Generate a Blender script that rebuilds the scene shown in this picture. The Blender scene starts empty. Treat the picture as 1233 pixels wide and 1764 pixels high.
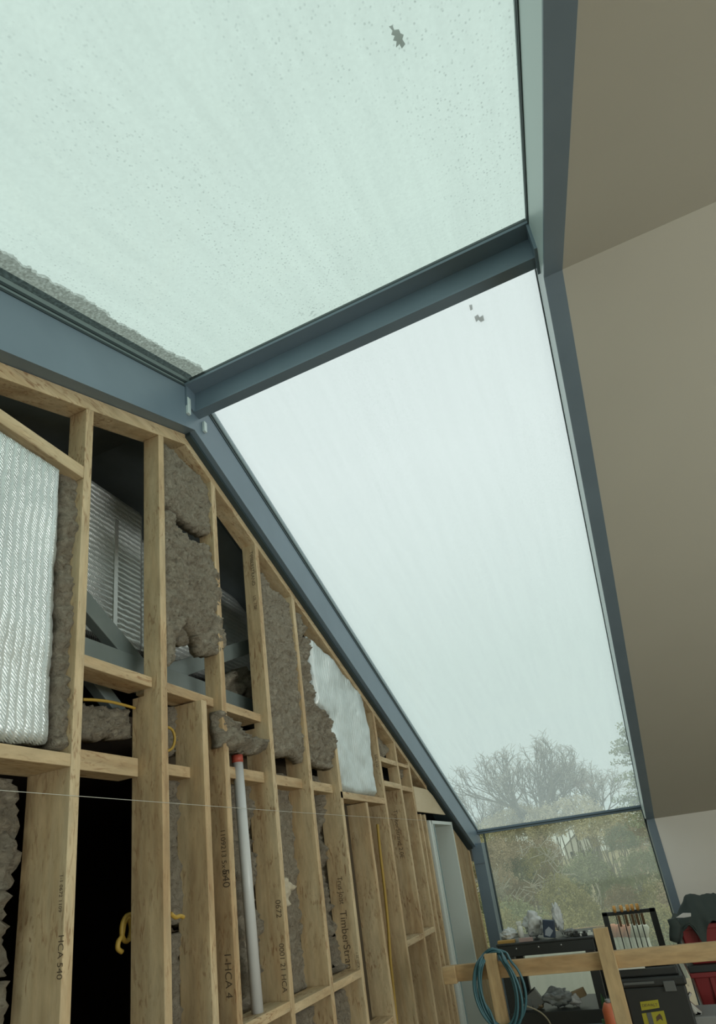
import bpy, bmesh, math, random
from mathutils import Vector, Matrix, noise
random.seed(7)
SC = bpy.context.scene
C = SC.collection

# ------------------------------------------------------------------ camera
F_PX, CX, CY = 1018.956, 616.5, 1104.744
RX = Vector((0.91427847, 0.38354902, -0.13032663))
RY = Vector((-0.25239169, 0.28771451, -0.92386081))
RZ = Vector((-0.31684905, 0.87755941, 0.35985577))
CAM = Vector((0, 0, 1.75))
cd = bpy.data.cameras.new('camera'); cam = bpy.data.objects.new('camera', cd); C.objects.link(cam)
m = Matrix((RX, -RY, -RZ)).transposed().to_4x4(); m.translation = CAM
cam.matrix_world = m
cd.sensor_fit = 'AUTO'; cd.sensor_width = 36.0
cd.lens = F_PX / 1764 * 36.0
cd.shift_y = (CY - 882) / 1764
cd.clip_start = 0.02; cd.clip_end = 500
SC.camera = cam

# ------------------------------------------------------------------ exposure, world, lights
vs = SC.view_settings
SC.display_settings.display_device = 'sRGB'
vs.view_transform = 'Standard'; vs.look = 'None'; vs.gamma = 1.0; vs.exposure = 0.0; vs.use_curve_mapping = False
SC.cycles.max_bounces = 10; SC.cycles.transparent_max_bounces = 24
SC.cycles.diffuse_bounces = 5
SC.cycles.use_denoising = True
SC.cycles.caustics_reflective = False; SC.cycles.caustics_refractive = False

SKY_STRENGTH = 1.0
w = bpy.data.worlds.new('overcast_sky'); SC.world = w; w.use_nodes = True
nt = w.node_tree; nt.nodes.clear()
tc = nt.nodes.new('ShaderNodeTexCoord'); sep = nt.nodes.new('ShaderNodeSeparateXYZ')
nt.links.new(tc.outputs['Generated'], sep.inputs[0])
rp = nt.nodes.new('ShaderNodeValToRGB'); nt.links.new(sep.outputs['Z'], rp.inputs[0])
e = rp.color_ramp.elements
e[0].position = 0.0; e[0].color = (0.60, 0.70, 0.665, 1)
e[1].position = 1.0; e[1].color = (0.84, 0.90, 0.90, 1)
a_ = rp.color_ramp.elements.new(0.3); a_.color = (0.67, 0.77, 0.73, 1)
a_ = rp.color_ramp.elements.new(0.6); a_.color = (0.88, 0.94, 0.935, 1)
nz = nt.nodes.new('ShaderNodeTexNoise'); nz.inputs['Scale'].default_value = 1.6; nz.inputs['Detail'].default_value = 3
nt.links.new(tc.outputs['Generated'], nz.inputs['Vector'])
mr = nt.nodes.new('ShaderNodeMapRange'); mr.inputs[3].default_value = 0.93; mr.inputs[4].default_value = 1.07
nt.links.new(nz.outputs[0], mr.inputs[0])
mul = nt.nodes.new('ShaderNodeMath'); mul.operation = 'MULTIPLY'; mul.inputs[1].default_value = SKY_STRENGTH
nt.links.new(mr.outputs[0], mul.inputs[0])
bg = nt.nodes.new('ShaderNodeBackground'); ow = nt.nodes.new('ShaderNodeOutputWorld')
nt.links.new(rp.outputs[0], bg.inputs['Color']); nt.links.new(mul.outputs[0], bg.inputs['Strength'])
nt.links.new(bg.outputs[0], ow.inputs[0])

def area_light(name, loc, direction, sx, sy, power, col):
    d = bpy.data.lights.new(name, 'AREA'); d.shape = 'RECTANGLE'; d.size = sx; d.size_y = sy
    d.energy = power; d.color = col
    o = bpy.data.objects.new(name, d); C.objects.link(o); o.location = loc
    o.rotation_euler = Vector(direction).to_track_quat('-Z', 'Y').to_euler()
    return o
# fill lights added out of view behind and right, to brighten the interior
area_light('fill_light_back', (0.6, -3.45, 1.7), (0, 1, 0.08), 4.4, 2.2, 30, (0.93, 1.0, 0.97))
area_light('fill_light_side', (4.55, 0.6, 1.5), (-1, 0.1, 0.1), 4.0, 2.1, 125, (0.95, 1.0, 0.96))

# ------------------------------------------------------------------ helpers
def ray(x, y):
    a, b = x - CX, y - CY
    return RX * a + RY * b + RZ * F_PX
def onx(x, y, X): r = ray(x, y); return CAM + r * ((X - CAM.x) / r.x)
def ony(x, y, Y): r = ray(x, y); return CAM + r * ((Y - CAM.y) / r.y)
def onz(x, y, Z): r = ray(x, y); return CAM + r * ((Z - CAM.z) / r.z)

class MB:
    def __init__(s): s.v = []; s.f = []; s.sm = []
    def add(s, vs_, fs, smooth=False):
        n = len(s.v); s.v += [Vector(p) for p in vs_]
        s.f += [[n + i for i in f] for f in fs]; s.sm += [smooth] * len(fs); return s
    def box(s, x0, x1, y0, y1, z0, z1, M=None):
        p = [Vector((x, y, z)) for x in (x0, x1) for y in (y0, y1) for z in (z0, z1)]
        if M: p = [M @ q for q in p]
        return s.add(p, [(0, 1, 3, 2), (4, 6, 7, 5), (0, 4, 5, 1), (2, 3, 7, 6), (0, 2, 6, 4), (1, 5, 7, 3)])
    def prism(s, poly, off):
        off = Vector(off); n = len(poly); p = [Vector(q) for q in poly]; p += [q + off for q in p]
        fs = [tuple(range(n))[::-1], tuple(range(n, 2 * n))]
        fs += [(i, (i + 1) % n, n + (i + 1) % n, n + i) for i in range(n)]
        return s.add(p, fs)
    def tube(s, pts, r, seg=8, cap=True):
        pts = [Vector(p) for p in pts]; n = len(pts)
        rs = r if isinstance(r, (list, tuple)) else [r] * n
        vs_ = []; up = Vector((0.13, 0.31, 0.94)); prev = None
        for i, p in enumerate(pts):
            t = (pts[min(i + 1, n - 1)] - pts[max(i - 1, 0)]).normalized()
            a = (prev - t * prev.dot(t)) if prev else up.cross(t)
            if a.length < 1e-6: a = Vector((1, 0, 0)).cross(t)
            a.normalize(); prev = a; b = t.cross(a)
            for k in range(seg):
                an = 2 * math.pi * k / seg
                vs_.append(p + (a * math.cos(an) + b * math.sin(an)) * rs[i])
        fs = [(i * seg + k, i * seg + (k + 1) % seg, (i + 1) * seg + (k + 1) % seg, (i + 1) * seg + k) for i in range(n - 1) for k in range(seg)]
        if cap: fs += [tuple(range(seg))[::-1], tuple((n - 1) * seg + k for k in range(seg))]
        return s.add(vs_, fs, True)
    def build(s, name, mat, parent=None, bevel=0, origin=None, smooth=None):
        if origin is None:
            if parent is not None: origin = Vector(parent['o_'])
            else:
                xs = [v.x for v in s.v]; ys = [v.y for v in s.v]; zs = [v.z for v in s.v]
                origin = Vector(((min(xs) + max(xs)) / 2, (min(ys) + max(ys)) / 2, min(zs)))
        origin = Vector(origin)
        me = bpy.data.meshes.new(name); me.from_pydata([v - origin for v in s.v], [], s.f)
        bm = bmesh.new(); bm.from_mesh(me); bmesh.ops.recalc_face_normals(bm, faces=bm.faces); bm.to_mesh(me); bm.free()
        for i, p in enumerate(me.polygons): p.use_smooth = s.sm[i] if smooth is None else smooth
        me.materials.append(mat)
        o = bpy.data.objects.new(name, me); C.objects.link(o)
        o['o_'] = tuple(origin)
        if parent is not None: o.parent = parent; o.location = origin - Vector(parent['o_'])
        else: o.location = origin
        if bevel:
            b = o.modifiers.new('bevel', 'BEVEL'); b.width = bevel; b.segments = 2; b.limit_method = 'ANGLE'
        return o
def tag(o, label, cat, group=None, kind=None):
    o['label'] = label; o['category'] = cat
    if group: o['group'] = group
    if kind: o['kind'] = kind
    return o
def thing(name, label, cat, loc, group=None):
    o = bpy.data.objects.new(name, None); C.objects.link(o); o.location = loc; o['o_'] = tuple(loc)
    o.empty_display_size = 0.1
    return tag(o, label, cat, group)
def struct(o): o['kind'] = 'structure'; return o
def nb(f=None):
    b = MB(); return b

# ------------------------------------------------------------------ materials
def mat(name, col, rough=0.6, metal=0.0, spec=None):
    m = bpy.data.materials.new(name); m.use_nodes = True
    b = m.node_tree.nodes['Principled BSDF']
    b.inputs['Base Color'].default_value = (*col, 1); b.inputs['Roughness'].default_value = rough
    b.inputs['Metallic'].default_value = metal
    if spec is not None: b.inputs['Specular IOR Level'].default_value = spec
    return m
def N(m, t): return m.node_tree.nodes.new('ShaderNode' + t)
def L(m, a, b): m.node_tree.links.new(a, b)
def B(m): return m.node_tree.nodes['Principled BSDF']
def coords(m, scale=(1, 1, 1), rnd=True):
    t = N(m, 'TexCoord'); mp = N(m, 'Mapping'); mp.inputs['Scale'].default_value = scale
    if rnd:
        oi = N(m, 'ObjectInfo'); ml = N(m, 'Math'); ml.operation = 'MULTIPLY'; ml.inputs[1].default_value = 37.0
        L(m, oi.outputs['Random'], ml.inputs[0]); va = N(m, 'VectorMath'); va.operation = 'ADD'
        L(m, t.outputs['Object'], va.inputs[0]); L(m, ml.outputs[0], va.inputs[1]); L(m, va.outputs[0], mp.inputs['Vector'])
    else: L(m, t.outputs['Object'], mp.inputs['Vector'])
    return mp.outputs[0]
def noise_ramp(m, vec, scale, cols, detail=5, rough=0.6, dist=0.0):
    n = N(m, 'TexNoise'); n.inputs['Scale'].default_value = scale; n.inputs['Detail'].default_value = detail
    n.inputs['Roughness'].default_value = rough; n.inputs['Distortion'].default_value = dist
    L(m, vec, n.inputs['Vector'])
    r = N(m, 'ValToRGB'); L(m, n.outputs[0], r.inputs[0]); el = r.color_ramp.elements
    el[0].position = cols[0][0]; el[0].color = (*cols[0][1], 1)
    el[1].position = cols[-1][0]; el[1].color = (*cols[-1][1], 1)
    for p, c in cols[1:-1]: q = el.new(p); q.color = (*c, 1)
    return n, r
def bump(m, out, strength=0.3, dist=0.01):
    b = N(m, 'Bump'); b.inputs['Strength'].default_value = strength; b.inputs['Distance'].default_value = dist
    L(m, out, b.inputs['Height']); L(m, b.outputs[0], B(m).inputs['Normal']); return b
def mixc(m, fac, a, b, mode='MIX'):
    x = N(m, 'Mix'); x.data_type = 'RGBA'; x.blend_type = mode
    if isinstance(fac, (int, float)): x.inputs[0].default_value = fac
    else: L(m, fac, x.inputs[0])
    for v, i in ((a, 6), (b, 7)):
        if isinstance(v, tuple): x.inputs[i].default_value = (*v, 1)
        else: L(m, v, x.inputs[i])
    return x.outputs[2]

def strand_wood(name, axis, tint=(1, 1, 1), strand=True):
    m = mat(name, (0.5, 0.38, 0.22), 0.7, spec=0.25)
    sc = {'z': (1, 1, 0.12), 'y': (1, 0.12, 1), 'x': (0.12, 1, 1)}[axis]
    v = coords(m, sc)
    c = lambda r, g, b: (r * tint[0], g * tint[1], b * tint[2])
    n1, r1 = noise_ramp(m, v, 9, [(0.30, c(0.46, 0.31, 0.165)), (0.5, c(0.58, 0.44, 0.26)), (0.7, c(0.64, 0.52, 0.33))], 4, 0.55, 0.6)
    # darker short strands
    sc2 = {'z': (1, 1, 0.22), 'y': (1, 0.22, 1), 'x': (0.22, 1, 1)}[axis]
    v2 = coords(m, sc2)
    n2, r2 = noise_ramp(m, v2, 42, [(0.53 if strand else 0.70, (0, 0, 0)), (0.66 if strand else 0.76, (1, 1, 1))], 3, 0.6, 2.2)
    v3 = coords(m, (1, 1, 1))
    n3, r3 = noise_ramp(m, v3, 5, [(0.38, (0, 0, 0)), (0.62, (1, 1, 1))], 2)
    mm = N(m, 'Math'); mm.operation = 'MULTIPLY'; L(m, r2.outputs[0], mm.inputs[0]); L(m, r3.outputs[0], mm.inputs[1])
    m2 = N(m, 'Math'); m2.operation = 'MULTIPLY'; L(m, mm.outputs[0], m2.inputs[0]); m2.inputs[1].default_value = 0.8
    col = mixc(m, m2.outputs[0], r1.outputs[0], c(0.27, 0.135, 0.06))
    n4, r4 = noise_ramp(m, v2, 30, [(0.35, (0.80, 0.80, 0.80)), (0.7, (1.08, 1.08, 1.08))], 5)
    col = mixc(m, 1.0, col, r4.outputs[0], 'MULTIPLY')
    L(m, col, B(m).inputs['Base Color'])
    bump(m, n4.outputs[0], 0.25, 0.004)
    return m
WOODZ = strand_wood('strand_lumber_upright', 'z')
WOODY = strand_wood('strand_lumber_level', 'y')
PINEX = strand_wood('pine_board_level', 'x', (0.88, 0.80, 0.70), False)
PINEZ = strand_wood('pine_board_upright', 'z', (0.88, 0.82, 0.72), False)

STEEL = mat('slate_blue_painted_steel', (0.135, 0.195, 0.225), 0.42)
v = coords(STEEL, (1, 1, 1)); n_, r_ = noise_ramp(STEEL, v, 3, [(0.3, (0.145, 0.20, 0.245)), (0.7, (0.165, 0.225, 0.275))], 3)
L(STEEL, r_.outputs[0], B(STEEL).inputs['Base Color'])
SKYLIT_STEEL = mat('sky_sheen_steel', (0.62, 0.72, 0.71), 0.35)  # sky reflection on the right rafters put into a paler base colour
GASKET = mat('dark_rubber_gasket', (0.035, 0.055, 0.06), 0.6)
GASKET_L = mat('grey_gasket_lip', (0.22, 0.29, 0.29), 0.5)
GREYSTEEL = mat('grey_primed_truss_steel', (0.17, 0.20, 0.19), 0.5)
v = coords(GREYSTEEL); n_, r_ = noise_ramp(GREYSTEEL, v, 6, [(0.3, (0.15, 0.18, 0.17)), (0.7, (0.19, 0.22, 0.21))], 4); L(GREYSTEEL, r_.outputs[0], B(GREYSTEEL).inputs['Base Color'])

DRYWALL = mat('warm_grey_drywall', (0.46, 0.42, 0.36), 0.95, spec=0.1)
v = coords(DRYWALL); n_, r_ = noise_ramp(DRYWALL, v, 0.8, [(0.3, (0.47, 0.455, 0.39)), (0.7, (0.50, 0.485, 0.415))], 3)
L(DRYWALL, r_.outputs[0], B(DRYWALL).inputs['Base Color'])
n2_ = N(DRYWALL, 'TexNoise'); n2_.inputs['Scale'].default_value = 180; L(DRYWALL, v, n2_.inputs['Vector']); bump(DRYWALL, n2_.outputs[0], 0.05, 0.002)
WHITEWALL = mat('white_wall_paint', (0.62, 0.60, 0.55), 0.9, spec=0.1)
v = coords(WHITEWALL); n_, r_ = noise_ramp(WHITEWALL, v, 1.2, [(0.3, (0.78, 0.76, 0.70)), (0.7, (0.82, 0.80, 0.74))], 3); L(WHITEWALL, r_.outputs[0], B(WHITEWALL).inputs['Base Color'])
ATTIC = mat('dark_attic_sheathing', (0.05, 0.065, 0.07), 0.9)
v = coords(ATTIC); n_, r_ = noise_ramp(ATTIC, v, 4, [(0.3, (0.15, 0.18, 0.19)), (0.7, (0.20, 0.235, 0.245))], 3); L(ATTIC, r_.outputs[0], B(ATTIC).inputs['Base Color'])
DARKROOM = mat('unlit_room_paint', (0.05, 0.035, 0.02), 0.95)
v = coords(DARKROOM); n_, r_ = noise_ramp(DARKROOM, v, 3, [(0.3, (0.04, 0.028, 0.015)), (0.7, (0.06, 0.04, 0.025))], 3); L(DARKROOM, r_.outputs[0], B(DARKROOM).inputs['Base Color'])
FLOORM = mat('plywood_subfloor', (0.42, 0.32, 0.2), 0.85)
v = coords(FLOORM, (1, 0.3, 1), False); n_, r_ = noise_ramp(FLOORM, v, 5, [(0.3, (0.34, 0.25, 0.15)), (0.7, (0.48, 0.38, 0.25))], 6); L(FLOORM, r_.outputs[0], B(FLOORM).inputs['Base Color'])

WOOL = mat('mineral_wool', (0.25, 0.21, 0.15), 1.0, spec=0.05)
v = coords(WOOL, (1, 1, 1)); n_, r_ = noise_ramp(WOOL, v, 38, [(0.30, (0.17, 0.14, 0.10)), (0.44, (0.42, 0.365, 0.28)), (0.70, (0.56, 0.50, 0.395))], 9, 0.75, 1.2)
L(WOOL, r_.outputs[0], B(WOOL).inputs['Base Color']); bump(WOOL, n_.outputs[0], 1.0, 0.03)

def foil(name, vertical=True, c0=(0.62, 0.68, 0.66)):
    m = mat(name, c0, 0.38, 0.6)
    v = coords(m, (1, 1, 1))
    wv = N(m, 'TexWave'); wv.wave_type = 'BANDS'; wv.bands_direction = 'Y' if vertical else 'Z'
    wv.inputs['Scale'].default_value = 11; wv.inputs['Distortion'].default_value = 2.2; wv.inputs['Detail'].default_value = 4; wv.inputs['Detail Scale'].default_value = 2.5
    L(m, v, wv.inputs['Vector'])
    w2 = N(m, 'TexWave'); w2.bands_direction = 'DIAGONAL'; w2.inputs['Scale'].default_value = 50; w2.inputs['Distortion'].default_value = 3.0
    L(m, v, w2.inputs['Vector'])
    ad = N(m, 'Math'); ad.operation = 'MULTIPLY'; L(m, w2.outputs['Fac'], ad.inputs[0]); L(m, wv.outputs['Fac'], ad.inputs[1])
    bump(m, ad.outputs[0], 0.6, 0.005)
    n, r = noise_ramp(m, v, 6, [(0.3, (c0[0] * 0.85, c0[1] * 0.85, c0[2] * 0.85)), (0.7, c0)], 4)
    L(m, r.outputs[0], B(m).inputs['Base Color'])
    return m
FOIL = foil('perforated_silver_foil', True, (0.80, 0.85, 0.83))
DUCTFOIL = foil('crinkled_duct_foil', False, (0.90, 0.92, 0.88))

PVC = mat('white_pvc', (0.60, 0.61, 0.60), 0.35)
INK = mat('dark_printing_ink', (0.11, 0.075, 0.045), 0.8)
YELLOW = mat('yellow_cable_jacket', (0.45, 0.29, 0.05), 0.5)
WHITE = mat('white_painted_lining', (0.60, 0.64, 0.60), 0.5)
REDCAP = mat('red_plastic', (0.45, 0.08, 0.05), 0.5)
REDBIN = mat('red_bin_plastic', (0.24, 0.022, 0.022), 0.5)
BLACK = mat('black_plastic', (0.022, 0.025, 0.023), 0.5)
BLACKM = mat('black_powder_coated_metal', (0.028, 0.032, 0.03), 0.45)
YLABEL = mat('yellow_label', (0.42, 0.38, 0.03), 0.5)
TEAL = mat('teal_hose', (0.045, 0.13, 0.155), 0.4)
FOAMW = mat('white_foam_board', (0.74, 0.77, 0.70), 0.7)
SALMON = mat('salmon_plastic', (0.90, 0.38, 0.22), 0.5)
ORANGE = mat('orange_handle', (0.85, 0.46, 0.14), 0.4)
AMBER = mat('amber_plastic', (0.22, 0.12, 0.05), 0.45)
GREYP = mat('grey_cardboard_box', (0.26, 0.27, 0.26), 0.6)
NAVY = mat('navy_packaging', (0.035, 0.055, 0.09), 0.5)
CLOTH = mat('dark_green_cloth', (0.045, 0.06, 0.055), 0.95)
CLOTHW = mat('white_cloth', (0.6, 0.6, 0.58), 0.9)
CREAM = mat('cream_cable', (0.55, 0.50, 0.36), 0.6)
BAGM = mat('thin_white_plastic_bag', (0.85, 0.88, 0.86), 0.3)
B(BAGM).inputs['Transmission Weight'].default_value = 0.25
BAGG = mat('clear_grey_plastic_bag', (0.40, 0.43, 0.43), 0.25); B(BAGG).inputs['Transmission Weight'].default_value = 0.3
CARD = mat('brown_cardboard', (0.42, 0.30, 0.17), 0.8)
STRAP = mat('bright_steel', (0.6, 0.62, 0.6), 0.35, 0.8)
OJUICE = mat('orange_red_plastic', (0.60, 0.16, 0.07), 0.4)
BARK = mat('grey_brown_bark', (0.27, 0.26, 0.22), 0.95)  # trees paled: outdoor haze put into the bark colour
TWIG = mat('fine_bare_twigs', (0.50, 0.48, 0.40), 1.0)
def leafm(name, c):
    m = mat(name, c, 0.9); v = coords(m)
    n, r = noise_ramp(m, v, 0.9, [(0.3, tuple(x * 0.7 for x in c)), (0.7, tuple(x * 1.25 for x in c))], 3)
    L(m, r.outputs[0], B(m).inputs['Base Color']); return m
LEAF_O = leafm('olive_foliage', (0.44, 0.41, 0.20)); LEAF_B = leafm('brown_foliage', (0.44, 0.36, 0.24))
LEAF_G = leafm('dull_green_foliage', (0.34, 0.38, 0.22)); LEAF_T = leafm('tan_hazy_twigs', (0.66, 0.60, 0.40))
LEAF_D = leafm('dark_evergreen_foliage', (0.20, 0.24, 0.16))
GRASS = leafm('rough_hillside_grass', (0.38, 0.35, 0.22))
HOUSEW = mat('pale_render', (0.65, 0.66, 0.62), 0.8); ROOFM = mat('grey_roof_tiles', (0.22, 0.21, 0.2), 0.8)

def glass(name, tint, fog, drops, edge_band, streaky=0.03):
    """wet overcast glass: tinted clear pane, thin film imitating outdoor haze, rain droplets and silt along the left edge"""
    m = bpy.data.materials.new(name); m.use_nodes = True; t = m.node_tree; t.nodes.clear()
    g = N(m, 'TexCoord'); vec = g.outputs['Object']
    def noise_(sc, det=4, mapscale=None, dist=0.0):
        n = N(m, 'TexNoise'); n.inputs['Scale'].default_value = sc; n.inputs['Detail'].default_value = det; n.inputs['Distortion'].default_value = dist
        if mapscale:
            mp = N(m, 'Mapping'); mp.inputs['Scale'].default_value = mapscale; L(m, vec, mp.inputs['Vector']); L(m, mp.outputs[0], n.inputs['Vector'])
        else: L(m, vec, n.inputs['Vector'])
        return n.outputs[0]
    def rng(o, a, b, c, d):
        r = N(m, 'MapRange'); L(m, o, r.inputs[0])
        for i, x in enumerate((a, b, c, d)): r.inputs[i + 1].default_value = x
        return r.outputs[0]
    def mth(op, a, b):
        x = N(m, 'Math'); x.operation = op
        for i, q in enumerate((a, b)):
            if isinstance(q, (int, float)): x.inputs[i].default_value = q
            else: L(m, q, x.inputs[i])
        return x.outputs[0]
    # droplets: voronoi cells, elongated down the slope, grouped in patches
    vo = N(m, 'TexVoronoi'); vo.inputs['Scale'].default_value = 75; vo.inputs['Randomness'].default_value = 1.0
    mp = N(m, 'Mapping'); mp.inputs['Scale'].default_value = (1.0, 0.75, 0.75); L(m, vec, mp.inputs['Vector']); L(m, mp.outputs[0], vo.inputs['Vector'])
    drop = rng(vo.outputs['Distance'], 0.10, 0.34, 1.0, 0.0)
    sc_ = N(m, 'SeparateColor'); L(m, vo.outputs['Color'], sc_.inputs[0])
    pick = rng(sc_.outputs[0], 0.45, 0.75, 0.0, 1.0)
    patch = rng(noise_(1.1, 3, (1.6, 0.5, 0.5)), 0.40, 0.60, 0.15, 1.0)
    drop = mth('MULTIPLY', mth('MULTIPLY', drop, pick), patch)
    ring = mth('MULTIPLY', drop, rng(noise_(160, 2), 0.3, 0.7, 0.2, 1.0))
    streak = rng(noise_(5, 5, (4.0, 0.35, 0.35), 0.3), 0.35, 0.7, 0.0, 1.0)
    fine = noise_(60, 4)
    # transmitted tint
    shade = mth('SUBTRACT', 1.0, mth('MULTIPLY', ring, drops))
    shade = mth('MULTIPLY', shade, rng(fine, 0.3, 0.7, 1.0 - 0.10 * drops, 1.0))
    shade = mth('MULTIPLY', shade, rng(streak, 0, 1, 1.0, 1.0 - streaky))
    # old bird marks: small ragged grey specks
    sp = mth('MULTIPLY', rng(noise_(1.9, 2), 0.70, 0.74, 0, 1), rng(noise_(26, 3), 0.55, 0.62, 0, 1))
    shade = mth('MULTIPLY', shade, mth('SUBTRACT', 1.0, mth('MULTIPLY', sp, 0.55)))
    mx = N(m, 'Mix'); mx.data_type = 'RGBA'; mx.blend_type = 'MULTIPLY'; mx.inputs[0].default_value = 1.0
    mx.inputs[6].default_value = (*tint, 1); L(m, shade, mx.inputs[7])
    tr = N(m, 'BsdfTransparent'); L(m, mx.outputs[2], tr.inputs[0])
    tl = N(m, 'BsdfTranslucent'); tl.inputs[0].default_value = (0.86, 0.93, 0.90, 1)
    m1 = N(m, 'MixShader'); m1.inputs[0].default_value = fog; L(m, tr.outputs[0], m1.inputs[1]); L(m, tl.outputs[0], m1.inputs[2])
    # silt band along the left edge
    sx = N(m, 'SeparateXYZ'); L(m, vec, sx.inputs[0])
    if edge_band:
        wob = rng(noise_(3.2, 6, (0.3, 1, 1)), 0.3, 0.7, edge_band * 0.75, edge_band * 1.15)
        rag = rng(noise_(30, 5), 0.3, 0.7, -0.01, 0.01)
        lim = mth('ADD', wob, rag)
        dist = mth('ADD', sx.outputs[0], 0.0)   # object origin lies on the left edge
        band = mth('LESS_THAN', dist, lim)
        band = mth('MULTIPLY', band, rng(noise_(90, 4), 0.25, 0.6, 0.35, 0.95))
        df = N(m, 'BsdfTransparent'); df.inputs[0].default_value = (0.42, 0.45, 0.41, 1)
        m2 = N(m, 'MixShader'); L(m, band, m2.inputs[0]); L(m, m1.outputs[0], m2.inputs[1]); L(m, df.outputs[0], m2.inputs[2])
        last = m2
    else: last = m1
    gl = N(m, 'BsdfGlossy'); gl.inputs['Roughness'].default_value = 0.08; gl.inputs[0].default_value = (0.9, 0.95, 0.95, 1)
    bp = N(m, 'Bump'); bp.inputs['Strength'].default_value = 0.25; bp.inputs['Distance'].default_value = 0.003; L(m, drop, bp.inputs['Height']) if drops > 0 else None; L(m, bp.outputs[0], gl.inputs['Normal'])
    lw = N(m, 'LayerWeight'); lw.inputs['Blend'].default_value = 0.5
    fr = mth('ADD', mth('MULTIPLY', mth('POWER', lw.outputs['Facing'], 5.0), 0.35), 0.02)
    m3 = N(m, 'MixShader'); L(m, fr, m3.inputs[0]); L(m, last.outputs[0], m3.inputs[1]); L(m, gl.outputs[0], m3.inputs[2])
    o = N(m, 'OutputMaterial'); L(m, m3.outputs[0], o.inputs[0])
    return m
GLASS_NEAR = glass('rain_wet_green_glass', (0.885, 0.958, 0.912), 0.10, 0.42, 0.10)
GLASS_FAR = glass('hazed_roof_glass', (0.965, 0.99, 0.985), 0.20, 0.10, 0, 0.015)  # haze of the outside air put into this pane as a translucent film
GLASS_WALL = glass('clear_wall_glass', (0.93, 0.93, 0.86), 0.12, 0.0, 0)

# ------------------------------------------------------------------ the building's lines
PITCH = 0.437; RY0 = 2.063; RZ0 = 3.99
XL, XR = -1.478, 0.317           # inner faces of the skylight strip
XW = -1.538                      # front plane of the stud wall
EY, NYE = 7.25, -3.12            # far and near eaves
def z0(y): return RZ0 - PITCH * abs(y - RY0)
def slope_prism(b, x0, x1, ya, yb, lo, hi):
    """a bar following the roof profile between ya and yb, from z0+lo to z0+hi"""
    p = [(x0, ya, z0(ya) + lo), (x0, yb, z0(yb) + lo), (x0, yb, z0(yb) + hi), (x0, ya, z0(ya) + hi)]
    return b.prism(p, (x1 - x0, 0, 0))

# --- structure
struct(nb().box(-4.6, 4.5, -3.3, 7.0, -0.12, 0).build('floor', FLOORM))
def ceil_side(name, x0, x1, off, m, th=0.16):
    for nm, ya, yb in ((name + '_near_slope', NYE - 0.2, RY0), (name + '_far_slope', RY0, 6.99)):
        struct(slope_prism(nb(), x0, x1, ya, yb, off, off + th).build(nm, m))
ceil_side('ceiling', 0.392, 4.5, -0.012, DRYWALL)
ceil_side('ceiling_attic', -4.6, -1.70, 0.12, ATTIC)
b = nb().box(0.392, 4.5, 6.92, 7.1, 0, z0(6.92) - 0.012); struct(b.build('wall_far', WHITEWALL))
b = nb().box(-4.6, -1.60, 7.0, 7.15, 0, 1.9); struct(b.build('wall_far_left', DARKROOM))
b = nb(); b.box(4.4, 4.5, -3.3, 7.0, 0, 0.45); b.box(4.4, 4.5, -3.3, -1.4, 0.45, 2.55); b.box(4.4, 4.5, 2.6, 7.0, 0.45, 2.55); b.prism([(4.4, -3.3, 2.55), (4.4, 7.0, 2.55), (4.4, RY0, 4.2)], (0.1, 0, 0))
struct(b.build('wall_right', WHITEWALL))
b = nb(); b.box(-4.6, -1.6, -3.3, -3.2, 0, 2.2); b.box(2.8, 4.5, -3.3, -3.2, 0, 2.2); b.box(-1.6, 2.8, -3.3, -3.2, 0, 0.6)
struct(b.build('wall_near', WHITEWALL))
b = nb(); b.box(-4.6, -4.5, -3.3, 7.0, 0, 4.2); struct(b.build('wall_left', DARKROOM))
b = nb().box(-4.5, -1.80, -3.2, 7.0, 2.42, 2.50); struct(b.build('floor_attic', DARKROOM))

# --- skylight glazing
def pane(name, mat_, ya, yb, parent):
    h = 0.33
    o = nb().prism([(XL, ya, z0(ya) + h), (XL, yb, z0(yb) + h), (XR, yb, z0(yb) + h), (XR, ya, z0(ya) + h)], (0, 0, 0.012))
    return o.build(name, mat_, parent, origin=(XL, RY0, RZ0 + h))
w1 = struct(thing('window_1', 'x', 'x', (XL, 0, 3.4)))
w2 = struct(thing('window_2', 'x', 'x', (XL, 4.6, 3.2)))
w3 = struct(thing('window_3', 'x', 'x', (XL, EY, 0)))
for q, lab in ((w1, 'rain-wet green-tinted skylight pane overhead, nearest the viewer'), (w2, 'hazy skylight pane sloping down from the ridge beam to the eave'), (w3, 'upright glass wall pane below the eave bar')):
    q['label'] = lab; q['category'] = 'window'
pane('pane', GLASS_NEAR, NYE, RY0 - 0.02, w1)
pane('pane', GLASS_FAR, RY0 + 0.02, EY + 0.08, w2)
nb().prism([(XL + 0.03, EY + 0.0, 0.12), (XR, EY + 0.0, 0.12), (XR, EY + 0.0, 2.0), (XL + 0.03, EY + 0.0, 2.0)], (0, 0.012, 0)).build('pane', GLASS_WALL, w3)

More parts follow.
